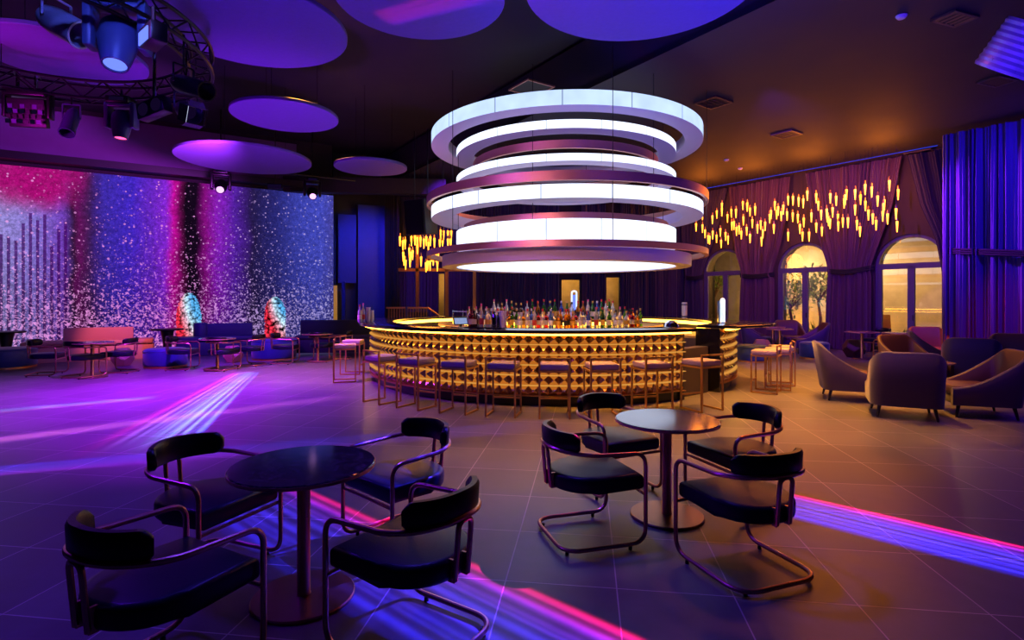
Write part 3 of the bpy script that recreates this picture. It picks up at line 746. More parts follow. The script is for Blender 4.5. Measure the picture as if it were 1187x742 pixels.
# ------------------------------------------------------------------ tubular chairs
def make_chair(label):
    c = thing('tubular_chair', label, 'chair', (0, 0, 0), 0, 'tubular cantilever chairs around the cafe tables')
    W, AH, r = .28, .605, .0135
    fl = [(W, .27, AH), (W, .27, .034), (W, -.29, .034), (-W, -.29, .034), (-W, .27, .034), (-W, .27, AH)]
    arm = []
    loop = fillet([(W, .0, AH+.005), (W, .27, AH)] + [], 0)
    pts = [(0, -.315, AH+.04)]
    half = []
    for k in range(0, 13):          # half-hoop behind the back, from rear centre to the right arm
        a = -PI/2+PI/2*k/12
        half.append((W*math.cos(a), -.06+.255*math.sin(a), AH+.04-.03*k/12))
    full = half + [(W, .1, AH+.005), (W, .27, AH), (W, .27, .034), (W, -.29, .034)]
    rad = [0]*len(half) + [0, .085, .1, .14]
    right = fillet(full+[(0, -.29, .034)], rad+[0], 7)
    left = [Vector((-p.x, p.y, p.z)) for p in right[::-1]]
    path = right[:-1] + [Vector((0, -.29, .034))] + left[1:-1]
    MB().tube(path, r, 10, closed=True).build('tube_frame', M['tube'], c)
    MB().tube([(-W, .262, .345), (W, .262, .345)], .011, 8).build('front_rail', M['tube'], c)
    sm = MB(); poly = [(-.255, .27), (.255, .27)]
    for k in range(17):
        a = -PI*k/16; poly.append((.255*math.cos(a), -.045+.235*math.sin(a)))
    sm.prism(poly[::-1], .36, .465, .03, 4).build('seat', M['leather'], c, ang=1.2)
    bk = MB(); nb = 40; prof = [(-.022, -.045), (-.012, -.06), (.014, -.06), (.024, -.045), (.024, .05), (.014, .068), (-.012, .068), (-.022, .05)]
    rings = []
    for k in range(nb+1):
        t = -1+2*k/nb; a = -PI/2+t*1.12; cx, cy = (W-.028)*math.cos(a), -.06+.232*math.sin(a)
        n = Vector((math.cos(a), math.sin(a))); sh = max(.55, (1-min(1, max(0, abs(t)-.8)/.2)**2*.75)**.5); ring = []
        for (dn, dz) in prof:
            lean = .05*(dz+.05)
            ring.append(bk.b.verts.new((cx+n.x*(dn+lean), cy+n.y*(dn+lean), AH+.072+dz*sh+(.012 if dz > 0 else 0)*(1-abs(t)))))
        rings.append(ring)
    for A, B in zip(rings, rings[1:]):
        for k in range(8): bk.b.faces.new((A[k], A[(k+1) % 8], B[(k+1) % 8], B[k]))
    bk.b.faces.new(rings[0]); bk.b.faces.new(rings[-1][::-1])
    bk.build('backrest', M['leather_dark'], c, ang=1.)
    rbk = MB().tube(fillet([(-.045, -.292, .37), (-.045, -.315, AH+.025), (.045, -.315, AH+.025), (.045, -.292, .37)], .04, 6), .0125, 8).build('rear_bracket', M['tube'], c)
    for x in (-.045, .045): MB().box((x, -.275, .41), (.012, .035, .1)).build('bracket_plate', M['tube'], rbk, smooth=False)
    for x, y in ((W, .16), (-W, .16), (W-.06, -.25), (-W+.06, -.25)): MB().lathe([(.012, 0), (.012, .022)], (x, y, 0), 10).build('glide', M['black'], c)
    return c
ch0 = make_chair('')
def put_chair(x, y, dx, dy, label, first=[True]):
    rz = math.atan2(dy, dx)-PI/2
    if first[0]:
        first[0] = False; ch0.location = (x, y, 0); ch0.rotation_euler = (0, 0, rz); ch0['label'] = label; return ch0
    return dup(ch0, (x, y, 0), rz, label)
put_chair(-1.462, 2.31, .47, .88, 'black tubular armchair at the front table seen from behind, nearest the left corner')
put_chair(-1.785, 3.253, .925, -.38, 'black tubular armchair behind the front table on its left, with its seat in profile')
put_chair(-.73, 3.66, -.68, -.73, 'tubular armchair behind the front table on its right, violet light on its seat')
put_chair(-.47, 2.60, -.84, .54, 'black tubular armchair at the front table, right of its post, back to the viewer')
put_chair(.52, 3.74, .96, .29, 'tubular armchair left of the second marble table, floor loop fully visible')
put_chair(1.375, 3.28, -.35, .945, 'tubular armchair in front of the second marble table, back turned to the viewer')
put_chair(1.745, 4.28, -.94, -.34, 'tubular armchair right of the second marble table with a blue-lit backrest')
put_chair(.86, 4.66, .42, -.9, 'tubular armchair behind the second marble table, nearest the bar stools')
# tables and chairs before the video wall
def far_set(px, py, name_, chairs):
    d = F*(EYE-.715)/(py-HY); X = (px-HX)/F*d
    dup(t1, (X, d, 0), 0, 'small round table %s' % name_, TG)
    for cpx, cpy, fx, fy, lab in chairs:
        x, y = flr(cpx, cpy); put_chair(x, y, fx, fy, 'small distant tubular chair %s' % lab)
far_set(107, 396.5, 'before the orange-lit banquette', [(54, 435, .95, .3, 'left of the table by the orange-lit banquette'), (96, 437.5, .25, .97, 'in front of the table by the orange-lit banquette'), (140, 432, -.95, -.1, 'right of the table by the orange-lit banquette')])
far_set(252, 392, 'before the purple banquette', [(211, 428.5, .96, .2, 'left of the table by the purple banquette'), (257, 429, .1, .99, 'in front of the table by the purple banquette'), (291, 424, -.97, .1, 'right of the table by the purple banquette')])
far_set(368, 386.5, 'before the dark banquette near the bar', [(330, 421.5, .97, .1, 'left of the table by the dark banquette'), (372, 419, .0, 1, 'in front of the table by the dark banquette'), (394, 416.5, -.9, -.3, 'behind the leftmost bar stools')])

# ------------------------------------------------------------------ bar stools
def make_stool():
    s = thing('bar_stool', '', 'stool', (0, 0, 0), 0, 'gold bar stools')
    w, dp, q = .2, .2, .0115
    for x in (-w, w):
        MB().box((x, dp, .33), (2*q, 2*q, .66)).build('front_leg', M['gold'], s, smooth=False)
        MB().box((x, -dp, .405), (2*q, 2*q, .81)).build('rear_leg', M['gold'], s, smooth=False)
        MB().box((x, 0, q), (2*q, 2*dp, 2*q)).build('floor_rail', M['gold'], s, smooth=False)
        MB().box((x, 0, .628), (2*q, 2*dp, 2*q)).build('seat_rail', M['gold'], s, smooth=False)
    MB().box((0, -dp, .8), (2*w+2*q, 2*q, 2*q)).build('back_bar', M['gold'], s, smooth=False)
    for y in (-dp, dp): MB().box((0, y, .628), (2*w-2*q, 2*q, 2*q)).build('cross_rail', M['gold'], s, smooth=False)
    MB().box((0, dp, .2), (2*w, 2*q, 2*q)).build('footrest', M['gold'], s, smooth=False)
    MB().box((0, .01, .68), (.385, .4, .085), bev=.022, seg=3).build('seat', M['stool_seat'], s, ang=1.)
    return s
st0 = make_stool(); sfirst = [True]
def put_stool(deg, R, label):
    a = math.radians(deg); x, y = BC.x+R*math.cos(a), BC.y+R*math.sin(a); rz = a+PI/2
    if sfirst[0]:
        sfirst[0] = False; st0.location = (x, y, 0); st0.rotation_euler = (0, 0, rz); st0['label'] = label
    else: dup(st0, (x, y, 0), rz, label)
nth = ['leftmost of the eight along the front', 'second from left along the front', 'third from left along the front', 'fourth from left along the front', 'fifth from left along the front', 'sixth from left along the front', 'seventh from left along the front', 'rightmost of the front eight, beside the bar opening']
for (px, py), lab in zip(((430, 468), (468, 476), (521, 482), (578, 486), (643, 487), (702, 485.5), (759, 481), (807, 473)), nth):
    x, y = flr(px, py); put_stool(math.degrees(math.atan2(y-BC.y, x-BC.x)), 4.33, 'gold-framed bar stool, '+lab)
put_stool(196, 4.2, 'gold-framed bar stool at the left end of the bar, nearer of the side-on pair')
put_stool(181, 4.2, 'gold-framed bar stool at the left end of the bar, farther of the side-on pair')
put_stool(-34, 4.28, 'gold-framed bar stool right of the bar opening, nearest of three')
put_stool(-27.5, 4.42, 'gold-framed bar stool right of the bar opening, middle of three')
put_stool(-20, 4.5, 'gold-framed bar stool right of the bar opening, farthest of three')

# ------------------------------------------------------------------ armchairs
def make_armchair(name, label, mo, mi_, loc, rz):
    c = thing(name, label, 'armchair', loc, rz, 'swoop-back lounge armchairs')
    W, Dp = .41, .40
    path = []                                     # plan path front-left -> back -> front-right
    rr = .16
    for t in [i/8 for i in range(9)]: path.append((-W, Dp-(2*Dp-rr)*t))
    for k in range(1, 7): a = PI+PI/2*k/6; path.append((-W+rr+rr*math.cos(a), -Dp+rr+rr*math.sin(a)))
    path.append((0, -Dp-.01))
    path += [(-x, y) for x, y in path[:-1][::-1]]
    sh = MB(); rings = []
    for i, (x, y) in enumerate(path):
        p0 = Vector(path[max(0, i-1)]); p1 = Vector(path[min(len(path)-1, i+1)]); t = (p1-p0).normalized(); n = Vector((-t.y, t.x))   # inward
        n = -n if n.dot(Vector((-x, -y+.1))) < 0 else n
        f = (y+Dp)/(2*Dp)                         # 0 at the back, 1 at the front
        f2 = max(0, min(1, f/.95)); s = 1-f2; s = s*s*(3-2*s) if False else s**1.7
        h = .40+.50*s
        lean = -.07*s; th = .075
        ring = []
        for (k, z) in ((0, .17), (0, h*.6), (0, h-.02), (.25, h), (.75, h), (1, h-.02), (1, h*.6), (1, .17)):
            zz_ = (z-.17)/.65
            ring.append(sh.b.verts.new((x*(1+.04*zz_)+n.x*th*k, y+n.y*th*k+(lean*zz_*1.4), z)))
        rings.append(ring)
    for A, B in zip(rings, rings[1:]):
        for k in range(8):
            f = sh.b.faces.new((A[k], A[(k+1) % 8], B[(k+1) % 8], B[k])); f.material_index = 1 if k in (4, 5, 6) else 0
    sh.b.faces.new(rings[0]); sh.b.faces.new(rings[-1][::-1])
    sh.build('shell', [mo, mi_], c, ang=1.)
    MB().box((0, .02, .24), (.72, .7, .14), bev=.02).build('seat_base', mo, c)
    MB().box((0, .045, .355), (.66, .68, .13), bev=.04, seg=3).build('seat_cushion', mi_, c, ang=1.)
    for x, y in ((-.31, .3), (.31, .3), (-.3, -.3), (.3, -.3)):
        MB().tube([(x, y, .18), (x*1.1, y*1.12, 0)], [.026, .014], 8).build('leg', M['wood_leg'], c)
    return c
def face(px, py, fx, fy, lab, mo='arm_violet', mi_='arm_violet'):
    x, y = flr(px, py); return make_armchair('lounge_armchair', lab, M[mo], M[mi_], (x, y, 0), math.atan2(fy, fx)-PI/2)
face(985, 462, .92, -.38, 'mauve swoop-back armchair in side view with cognac inside, left of the near lounge group', 'arm_violet', 'arm_brown')
face(1047, 481, .47, .88, 'dark armchair seen squarely from behind at the front of the near lounge group', 'arm_violet', 'arm_brown')
face(1131, 480, -.94, .34, 'dark swoop-back armchair in profile facing left, right of the near lounge group', 'arm_violet', 'arm_brown')
face(1060, 446, .2, -.98, 'brown armchair facing the viewer behind the armchair seen from behind', 'arm_brown', 'arm_brown')
face(1124, 447, .58, .81, 'violet armchair with its upright back towards the viewer, blue-lit edge, before the curtain', 'arm_violet', 'arm_violet')
face(1180, 442, -.6, -.8, 'magenta-lit armchair at the right edge before the violet curtain', 'arm_violet', 'arm_violet')
face(1086, 433, .85, -.5, 'slim armchair half hidden behind the brown armchair, near the third arched window', 'arm_violet', 'arm_brown')
face(878, 406, .9, -.45, 'blue-lit armchair beside the right end of the bar before the dark drape', 'arm_violet', 'arm_violet')
face(918, 404.4, -.1, -1, 'brown-mauve armchair facing forward before the second arched window', 'arm_violet', 'arm_brown')
face(937, 409.5, -.93, .25, 'purple swoop-back armchair facing left before the second arched window', 'arm_violet', 'arm_brown')
face(1084, 423, -.2, -.98, 'armchair with orange light in its colour in front of the third arched window', 'arm_orange', 'arm_orange')
# lounge tables on the right
def side(px, py, h, R, lab, top='arm_orange'):
    x, y = flr(px, py); return pedestal_table('lounge_table', lab, (x, y), R, R*.6, h, M['wood_top'], M['gold'], 'lounge side tables')
M['wood_top'] = mat('warm_table_top', '#8a6a58', .25, nscale=8, namt=.2)
side(999, 416, .72, .4, 'round bronze table before the second plum drape, with gold post')
side(904, 410, .72, .36, 'round bronze table between the far armchairs, nearest the viewer')
side(896, 407, .74, .34, 'round bronze table between the far armchairs, farther back')
side(1082, 455, .52, .3, 'small table in the middle of the near lounge group')
side(1041, 416.3, .7, .36, 'round table before the third arched window')
side(1172, 446, .55, .3, 'small table by the magenta-lit armchair at the right edge')
put_chair(*flr(1035, 424), -.3, .95, 'tubular chair by the round table before the third arched window')
put_chair(*flr(1018, 411), -.9, -.3, 'tubular chair behind the round bronze table before the plum drape')
nap = thing('napkin', 'crumpled white napkin on the small table of the near lounge group', 'napkin', (flr(1082, 455)[0]+.1, flr(1082, 455)[1]-.05, .52))
MB().grid(10, 8, lambda u, v: ((u-.5)*.16, (v-.5)*.1, .012+.02*mnoise.noise((u*4, v*4, 3))+.012*math.sin(u*9))).build('folded_napkin', M['white_plastic'], nap)
# ottomans
def ottoman(px, py, R, h, lab, m='blue_velvet'):
    x, y = flr(px, py); t = thing('ottoman', lab, 'ottoman', (x, y, 0), 0, 'round drum ottomans')
    dr_ = MB().lathe([(R-.02, .04), (R, .07), (R, h-.05), (R-.02, h-.015), (R-.06, h), (0, h)], seg=40).build('drum', M[m], t, ang=1.)
    MB().lathe([(0, 0), (R-.01, 0), (R-.01, .04), (0, .04)], seg=40).build('base_ring', M['gold'], t)
    MB().tube([((R+.002)*math.cos(2*PI*k/40), (R+.002)*math.sin(2*PI*k/40), h-.05) for k in range(40)], .008, 6, closed=True).build('piping', M[m], dr_)
ottoman(944, 415.5, .36, .44, 'round blue ottoman before the second arched window, left of the side-on armchair')
ottoman(8, 426, .55, .45, 'round blue ottoman left of the orange-lit banquette')
ottoman(192, 425, .45, .43, 'round blue ottoman between the orange-lit and purple banquettes')
ottoman(318, 416, .55, .55, 'round dark blue ottoman under the right glowing bead column')
ottoman(872, 419, .36, .42, 'dark blue ottoman behind the stools right of the bar opening')
# pentagon-faced stools
def penta(px, py, lab, m, R=.3):
    x, y = flr(px, py); bm = bmesh.new(); bmesh.ops.create_icosphere(bm, subdivisions=1, radius=1)
    fs = [f.calc_center_median().normalized() for f in bm.faces]; vs = [v.co.normalized() for v in bm.verts]; bm.free()
    mb = MB(); V = [mb.b.verts.new(f*R) for f in fs]
    for v in vs:
        idx = sorted(range(20), key=lambda i: -fs[i].dot(v))[:5]
        ax = (fs[idx[0]]-v*fs[idx[0]].dot(v)).normalized(); ay = v.cross(ax)
        idx.sort(key=lambda i: math.atan2(fs[i].dot(ay), fs[i].dot(ax))); mb.b.faces.new([V[i] for i in idx])
    t = thing('faceted_stool', lab, 'stool', (x, y, R*.79), .4, 'faceted pentagon stools')
    es = list(mb.b.edges); bmesh.ops.bevel(mb.b, geom=es, offset=.012, segments=2, affect='EDGES')
    zmin = min(v.co.z for v in mb.b.verts)
    # rest on one face
    v0 = vs[0]; rot = v0.rotation_difference(Vector((0, 0, -1))).to_matrix().to_4x4()
    bmesh.ops.transform(mb.b, matrix=rot, verts=mb.b.verts)
    mb.build('faceted_body', M[m], t, ang=.3)
    MB().lathe([(R*.5, -R*.79), (R*.5, -R*.77)], seg=5).build('base', M['black'], t, smooth=False)
penta(990, 414, 'faceted pentagon stool under the round bronze table before the plum drape', 'arm_brown')
penta(883, 412, 'pink-lit faceted pentagon stool behind the stools right of the bar', 'sofa_pale', .28)
penta(142, 424, 'faceted pentagon stool before the orange-lit banquette', 'sofa_pale', .26)
penta(270, 420, 'faceted pentagon stool before the purple banquette', 'sofa_pale', .26)

# ------------------------------------------------------------------ banquettes, bead columns
def along(px, off):         # point in front of the video wall
    t = wallu(px); n = Vector((ULV.y, -ULV.x, 0)); return WL+ULV*WLEN*t+n*off, n
def banquette(px0, px1, bpx0, bpx1, hb, hs, m, lab, dep=.75, off=.75):
    a, n = along(px0, off); b, _ = along(px1, off); L = (b-a).length
    t = thing('banquette', lab, 'sofa', a, LROT, 'wall banquettes')
    o0 = (along(bpx0, off)[0]-a).length*(1 if bpx0 >= px0 else -1); o1 = (along(bpx1, off)[0]-a).length
    MB().box((L/2, -dep/2, hs/2-.06), (L, dep, hs-.12), bev=.02).build('base', m, t)
    MB().box((L/2, -dep/2-.02, hs-.04), (L-.02, dep, .12), bev=.035, seg=3).build('seat_cushion', m, t, ang=1.)
    MB().box(((o0+o1)/2, -.1, (hs+hb)/2), (o1-o0, .16, hb-hs), bev=.025, seg=3).build('backrest', m, t, ang=1.)
    return t
banquette(38, 180, 80, 157, .83, .5, M['sofa_pale'], 'orange-lit pale banquette with a raised back before the video wall')
bq2 = banquette(204, 292, 228, 289, .87, .5, M['sofa_purple'], 'purple banquette with a raised back below the left glowing bead column')
bo = (along(231, .75)[0]-along(204, .75)[0]).length
MB().lathe([(0, .5), (.17, .5), (.18, .53), (.18, .86), (.16, .9), (0, .9)], (bo, -.16, 0), 20).build('end_bolster', M['sofa_purple'], bq2, ang=.7)
bq = thing('banquette', 'long dark plum banquette between the video wall and the bar', 'sofa', (-5.9, 15.6, 0), .12, 'wall banquettes')
MB().box((.95, 0, .3), (2.2, .8, .42), bev=.03).build('base', M['sofa_dark'], bq); MB().box((.95, -.03, .52), (2.16, .8, .1), bev=.03).build('seat_cushion', M['sofa_dark'], bq)
MB().box((.95, .34, .7), (2.2, .16, .55), bev=.03).build('backrest', M['sofa_dark'], bq)
def beads(px, ytop, zb, d, R, lab):
    p = atd(px, ytop, d); h = p[2]-zb
    t = thing('bead_column', lab, 'light', (p[0], p[1], zb))
    rng = random.Random(px)
    b = MB()
    prof = [(R*.98, 0), (R, h*.3), (R, h*.62), (R*.88, h*.78), (R*.62, h*.91), (R*.3, h*.98), (0, h)]
    b.lathe(prof, seg=28)
    for (q0, z0), (q1, z1) in zip(prof, prof[1:]):
        m = max(3, int((z1-z0)/.055))
        for j in range(m):
            z = max(.05, z0+(z1-z0)*j/m); q_ = q0+(q1-q0)*j/m; k = max(3, int(2*PI*q_/.075))
            for i in range(k):
                a = 2*PI*(i+rng.random()*.7)/k
                bmesh.ops.create_icosphere(b.b, subdivisions=1, radius=rng.uniform(.014, .028), matrix=Matrix.Translation((q_*1.03*math.cos(a), q_*1.03*math.sin(a), z+rng.uniform(-.02, .02))))
    b.build('beaded_shade', M['beads'], t)
    MB().lathe([(0, -.0), (R*1.05, 0), (R*1.05, .05), (0, .05)], seg=28).build('base', M['gold'], t)
beads(219, 340, 0., along(219, .36)[0].y, .3, 'glowing red and ice-blue bead column behind the purple banquette')
beads(319, 345, .556, flr(318, 416)[1], .24, 'glowing red and ice-blue bead column standing on the dark blue ottoman')
# dark small pedestal tables by the ottomans
for px, py, lab in ((7, 427, 'small black pedestal table behind the blue ottoman at the left edge'), (194, 420, 'small black pedestal table behind the blue ottoman between banquettes')):
    x, y = flr(px, py); y += .75; x *= (y/(y-.75)); t = thing('pedestal_table', lab, 'table', (x, y, 0), 0, 'small black tables')
    MB().lathe([(0, .76), (.36, .76), (.38, .78), (.38, .8), (0, .8)], seg=28).build('tabletop', M['black'], t, ang=.6)
    MB().lathe([(.12, .03), (.1, .4), (.16, .76)], seg=16).build('post', M['black'], t); MB().lathe([(0, 0), (.25, 0), (.24, .03), (0, .03)], seg=24).build('base', M['black'], t)
# ------------------------------------------------------------------ bronze lattice + slatted rail + hanging speaker
lt = thing('bronze_lattice', 'open bronze beam lattice standing before the back curtains, left of the bottles', 'screen', (0, 17.4, 0))
for px, zt in ((484, 4.2), (518, 2.5), (550, 2.5)):
    x = bx_(px, 17.4); MB().box((x, 0, zt/2), (.1, .1, zt)).build('upright', M['wood_frame'], lt, smooth=False)
xa, xb = bx_(462, 17.4), bx_(582, 17.4)
MB().box(((xa+xb)/2, 0, 2.5), (xb-xa, .1, .1)).build('beam', M['wood_frame'], lt, smooth=False)
rl = thing('slatted_rail', 'low slatted balustrade with a gold handrail behind the left of the bar', 'railing', (bx_(449, 15.9), 15.9, 0))
L_ = bx_(496, 15.9)-bx_(449, 15.9)
for i in range(15): MB().box((L_*(i+.5)/15, 0, .66), (.035, .03, 1.3)).build('slat', M['wood_frame'], rl, smooth=False)
MB().box((L_/2, 0, 1.33), (L_+.05, .06, .05)).build('handrail', M['gold'], rl, smooth=False)
MB().tube([(L_, 0, 1.33), (L_+.35, -.3, 1.12), (L_+.4, -.35, .9)], .03, 8).build('handrail_end', M['gold'], rl)
MB().box((L_/2, .06, .6), (L_, .02, 1.2)).build('back_board', M['black'], rl, smooth=False)
MB().box((L_*.48, -.02, .68), (.06, .06, 1.36)).build('post', M['frame'], rl, smooth=False)
# bench backs and chairs deep behind the bottles
dk = thing('bench_seat', 'brown bench back behind the bottles before the dark curtain', 'bench', (bx_(568, 18.5), 18.5, 0))
MB().box((0, 0, .62), (1.15, .14, 1.2), bev=.03).build('backrest', M['arm_brown'], dk); MB().box((0, -.32, .26), (1.15, .5, .5), bev=.03).build('seat', M['arm_brown'], dk)
sp_ = thing('hanging_speaker', 'black loudspeaker hanging from the ceiling left of the ring chandelier', 'speaker', atd(488, 252, 13.5), -.5)
cb_ = MB().box((0, 0, 0), (.62, .5, .85), rx=.12, bev=.03).build('cabinet', M['black'], sp_); MB().box((0, -.26, -.02), (.56, .02, .78), rx=.12).build('grille', M['black_metal'], cb_, smooth=False)
MB().tube([(-.2, 0, .35), (-.2, 0, CEIL-sp_.location.z)], .015, 6).build('bracket', M['black_metal'], sp_); MB().tube([(.2, 0, .35), (.2, 0, CEIL-sp_.location.z)], .015, 6).build('bracket', M['black_metal'], sp_)

# ------------------------------------------------------------------ hanging discs
def disc(X, d, z, R, lab):
    t = thing('ceiling_disc', lab, 'ceiling panel', (X, d, z), 0, 'round hanging ceiling discs')
    MB().lathe([(0, 0), (R-.01, 0), (R, .01), (R, .06), (R-.01, .07), (0, .07)], seg=64).build('panel', M['disc'], t, ang=.5)
    for k in range(3):
        a = 2*PI*k/3+.5; MB().tube([(R*.6*math.cos(a), R*.6*math.sin(a), .07), (R*.6*math.cos(a), R*.6*math.sin(a), HIGH-z)], .005, 5).build('cable', M['black_metal'], t)
disc(-6.38, 13.2, 4.9, 1.495, 'purple hanging disc, lowest at left, just above the video wall')
disc(-4.38, 10.67, 5.1, .98, 'medium purple hanging disc below and right of the largest left disc')
disc(-3.58, 14.0, 4.9, .9, 'small blue-violet hanging disc left of the ring chandelier')
disc(-3.6, 7.6, 5.3, 1.28, 'large purple hanging disc right of the lighting truss at the top')
disc(-1.14, 6.85, 5.3, 1.05, 'violet hanging disc with pink streaks at the top centre')
disc(1.54, 6.56, 5.3, 1.39, 'blue hanging disc at the top above the ring chandelier')
disc(-4.85, 7.1, 5.45, .72, 'hanging disc partly behind the truss at the top left')
disc(-6.9, 8.5, 5.3, 1.1, 'wide magenta hanging disc inside the circular truss')

# ------------------------------------------------------------------ truss with fixtures
TC = Vector((-6.0, 6.6, 4.66)); TR = 2.0
tr = thing('circular_truss', 'black circular lighting truss hanging at the upper left', 'truss', TC)
for (dr, dz) in ((.13, 0), (-.13, 0), (.13, .26), (-.13, .26)):
    MB().tube([((TR+dr)*math.cos(2*PI*k/96), (TR+dr)*math.sin(2*PI*k/96), dz) for k in range(96)], .024, 7, closed=True).build('chord', M['truss'], tr)
n_ = 44; lc = MB()
for k in range(n_):
    a, b = 2*PI*k/n_, 2*PI*(k+1)/n_
    P_ = lambda r, t, z: (r*math.cos(t), r*math.sin(t), z)
    ro, ri = TR+.13, TR-.13
    lc.tube([P_(ro, a, 0 if k % 2 else .26), P_(ro, b, .26 if k % 2 else 0)], .011, 5); lc.tube([P_(ri, a, 0 if k % 2 else .26), P_(ri, b, .26 if k % 2 else 0)], .011, 5)
    lc.tube([P_(ro if k % 2 else ri, a, 0), P_(ri if k % 2 else ro, b, 0)], .011, 5); lc.tube([P_(ro, a, .26), P_(ri, a, .26)], .011, 5)
lc.build('lacing', M['truss'], tr)
for k in range(4): a = PI/4+k*PI/2; MB().tube([(TR*math.cos(a), TR*math.sin(a), .26), (TR*math.cos(a), TR*math.sin(a), HIGH-TC.z)], .008, 5).build('cable', M['black_metal'], tr)

def aimM(d, up=Vector((0, 0, 1))):
    d = Vector(d).normalized(); z = -d
    x = up.cross(z);  x = x.normalized() if x.length > 1e-4 else Vector((1, 0, 0)); y = z.cross(x)
    return Matrix((x, y, z)).transposed().to_4x4()
def moving_head(loc, d, lab, s=1., lens='lens_dim', shell='fixture_blue', top=None, cat='stage light', rz=None):
    """loc = pivot of the head; d = beam direction"""
    loc = Vector(loc); d = Vector(d).normalized()
    t = thing('moving_head_light', lab, cat, loc, 0, 'stage lights')
    yaw = math.atan2(d.y, d.x)+PI/2 if rz is None else rz
    R = Matrix.Rotation(yaw, 4, 'Z')
    b = MB(); b.box((0, 0, .36*s), (.36*s, .3*s, .12*s), bev=.025*s); bmesh.ops.transform(b.b, matrix=R, verts=b.b.verts); bs = b.build('base', M['black_metal'], t)
    pn = MB(); pn.box((0, -.152*s, .36*s), (.22*s, .006, .06*s)); bmesh.ops.transform(pn.b, matrix=R, verts=pn.b.verts); pn.build('control_panel', M['lens_dim'], bs, smooth=False)
    y = MB()
    for x in (-.2*s, .2*s): y.box((x, 0, .12*s), (.07*s, .18*s, .42*s), bev=.02*s)
    y.box((0, 0, .28*s), (.44*s, .18*s, .06*s), bev=.02*s); bmesh.ops.transform(y.b, matrix=R, verts=y.b.verts); y.build('yoke', M[shell], t)
    A = aimM(d); h = MB(); h.lathe([(0, .2*s), (.09*s, .2*s), (.14*s, .13*s), (.15*s, -.02*s), (.12*s, -.18*s), (.1*s, -.26*s), (.085*s, -.26*s), (.085*s, -.24*s)], seg=20)
    bmesh.ops.transform(h.b, matrix=A, verts=h.b.verts); hd = h.build('head', M[shell], t, ang=.7)
    l = MB(); l.lathe([(0, -.245*s), (.085*s, -.245*s)], seg=20); bmesh.ops.transform(l.b, matrix=A, verts=l.b.verts); l.build('lens', M[lens], hd)
    tz = (top if top is not None else loc.z+.55*s)-loc.z
    MB().tube([(0, 0, .42*s), (0, 0, tz)], .02*s, 6).build('clamp', M['black_metal'], t)
    return t
def par_can(loc, d, lab, s=1., m='black_metal', lens='lens_dim', top=None, L=.34, R=.11, barn=False):
    loc = Vector(loc); t = thing('par_can', lab, 'stage light', loc, 0, 'stage lights'); A = aimM(d)
    b = MB(); b.lathe([(0, .2*s), (.05*s, .2*s), (R*.85*s, .12*s), (R*s, .02*s), (R*s, -(L-.14)*s), (R*1.06*s, -(L-.14)*s), (R*1.06*s, -(L-.11)*s), (R*.9*s, -(L-.11)*s), (R*.9*s, -.02*s)], seg=24)
    bmesh.ops.transform(b.b, matrix=A, verts=b.b.verts); cn = b.build('can', M[m], t, ang=.6)
    l = MB(); l.lathe([(0, -.03*s), (R*.9*s, -.03*s)], seg=20); bmesh.ops.transform(l.b, matrix=A, verts=l.b.verts); l.build('lens', M[lens], cn)
    tz = (top if top is not None else loc.z+.35)-loc.z; d2 = Vector(d); yw = math.atan2(d2.y, d2.x)+PI/2
    y = MB(); y.tube(fillet([(-R*1.15*s, 0, 0), (-R*1.15*s, 0, min(tz, .22*s)), (R*1.15*s, 0, min(tz, .22*s)), (R*1.15*s, 0, 0)], .02), .012*s, 6); bmesh.ops.transform(y.b, matrix=Matrix.Rotation(yw, 4, 'Z'), verts=y.b.verts); y.build('yoke', M[m], t)
    MB().tube([(0, 0, min(tz, .22*s)), (0, 0, tz)], .014*s, 6).build('clamp', M['black_metal'], t)
    if barn:
        f = MB(); rim = -(L-.11)*s
        for k in range(4):
            a = PI/2*k; Mx = Matrix.Rotation(a, 4, 'Z') @ Matrix.Translation((R*1.1*s, 0, rim-.06*s)) @ Matrix.Rotation(.5, 4, 'Y')
            bmesh.ops.create_cube(f.b, size=1, matrix=Mx @ Matrix.Diagonal((.006, R*1.7*s, .14*s, 1)))
        bmesh.ops.transform(f.b, matrix=A, verts=f.b.verts); f.build('barn_doors', M['chrome'], cn, smooth=False)
    return t
def ontr(px, py):           # point on/near the truss ring seen at a pixel column (front or rear arc by height)
    return atz(px, py, 4.4)
M['silver'] = mat('silver_can', '#9a94b0', .3, .4, nscale=30)
# fixtures
p = atd(66, 25, 6.2); par_can(p, (.8, -.1, -.45), 'silver par can hanging highest at the far top left', 1.15, 'silver', 'lens_dim', top=p[2]+.4, L=.42, R=.13)
p = atd(137, 47, 6.1); moving_head(p, (.12, -.3, -.9), 'big blue-lit moving head pointing down from the near truss', 1.3, 'lens_blue', top=4.66+.2, rz=.25)
p = atd(33, 122, 8.3); t = thing('matrix_wash_light', 'square multi-lens wash light under the far truss at the left', 'stage light', p, .2, 'stage lights')
MB().box((0, 0, -.12), (.5, .1, .42), rx=.2, bev=.02).build('body', M['black'], t)
cl_ = MB()
for i in range(6):
    for j in range(5): cl_.box((-.2+.08*i, -.085-.016*(2-j), -.28+.08*j), (.06, .01, .06), rx=.2, mi=(i*3+j*5+i*j) % 4)
cl_.build('lens_grid', [M['lens_dim'], M['black_metal'], M['lens_dim'], M['fixture_blue']], t, smooth=False)
MB().box((0, 0, .17), (.56, .26, .12), bev=.02).build('base', M['black_metal'], t)
yk = MB()
for x in (-.29, .29): yk.box((x, 0, 0), (.05, .14, .4), bev=.015)
yk.build('yoke', M['black_metal'], t)
for x in (-.14, .1): MB().tube([(x, 0, .23), (x, 0, .5)], .025, 6).build('clamp', M['chrome'], t)
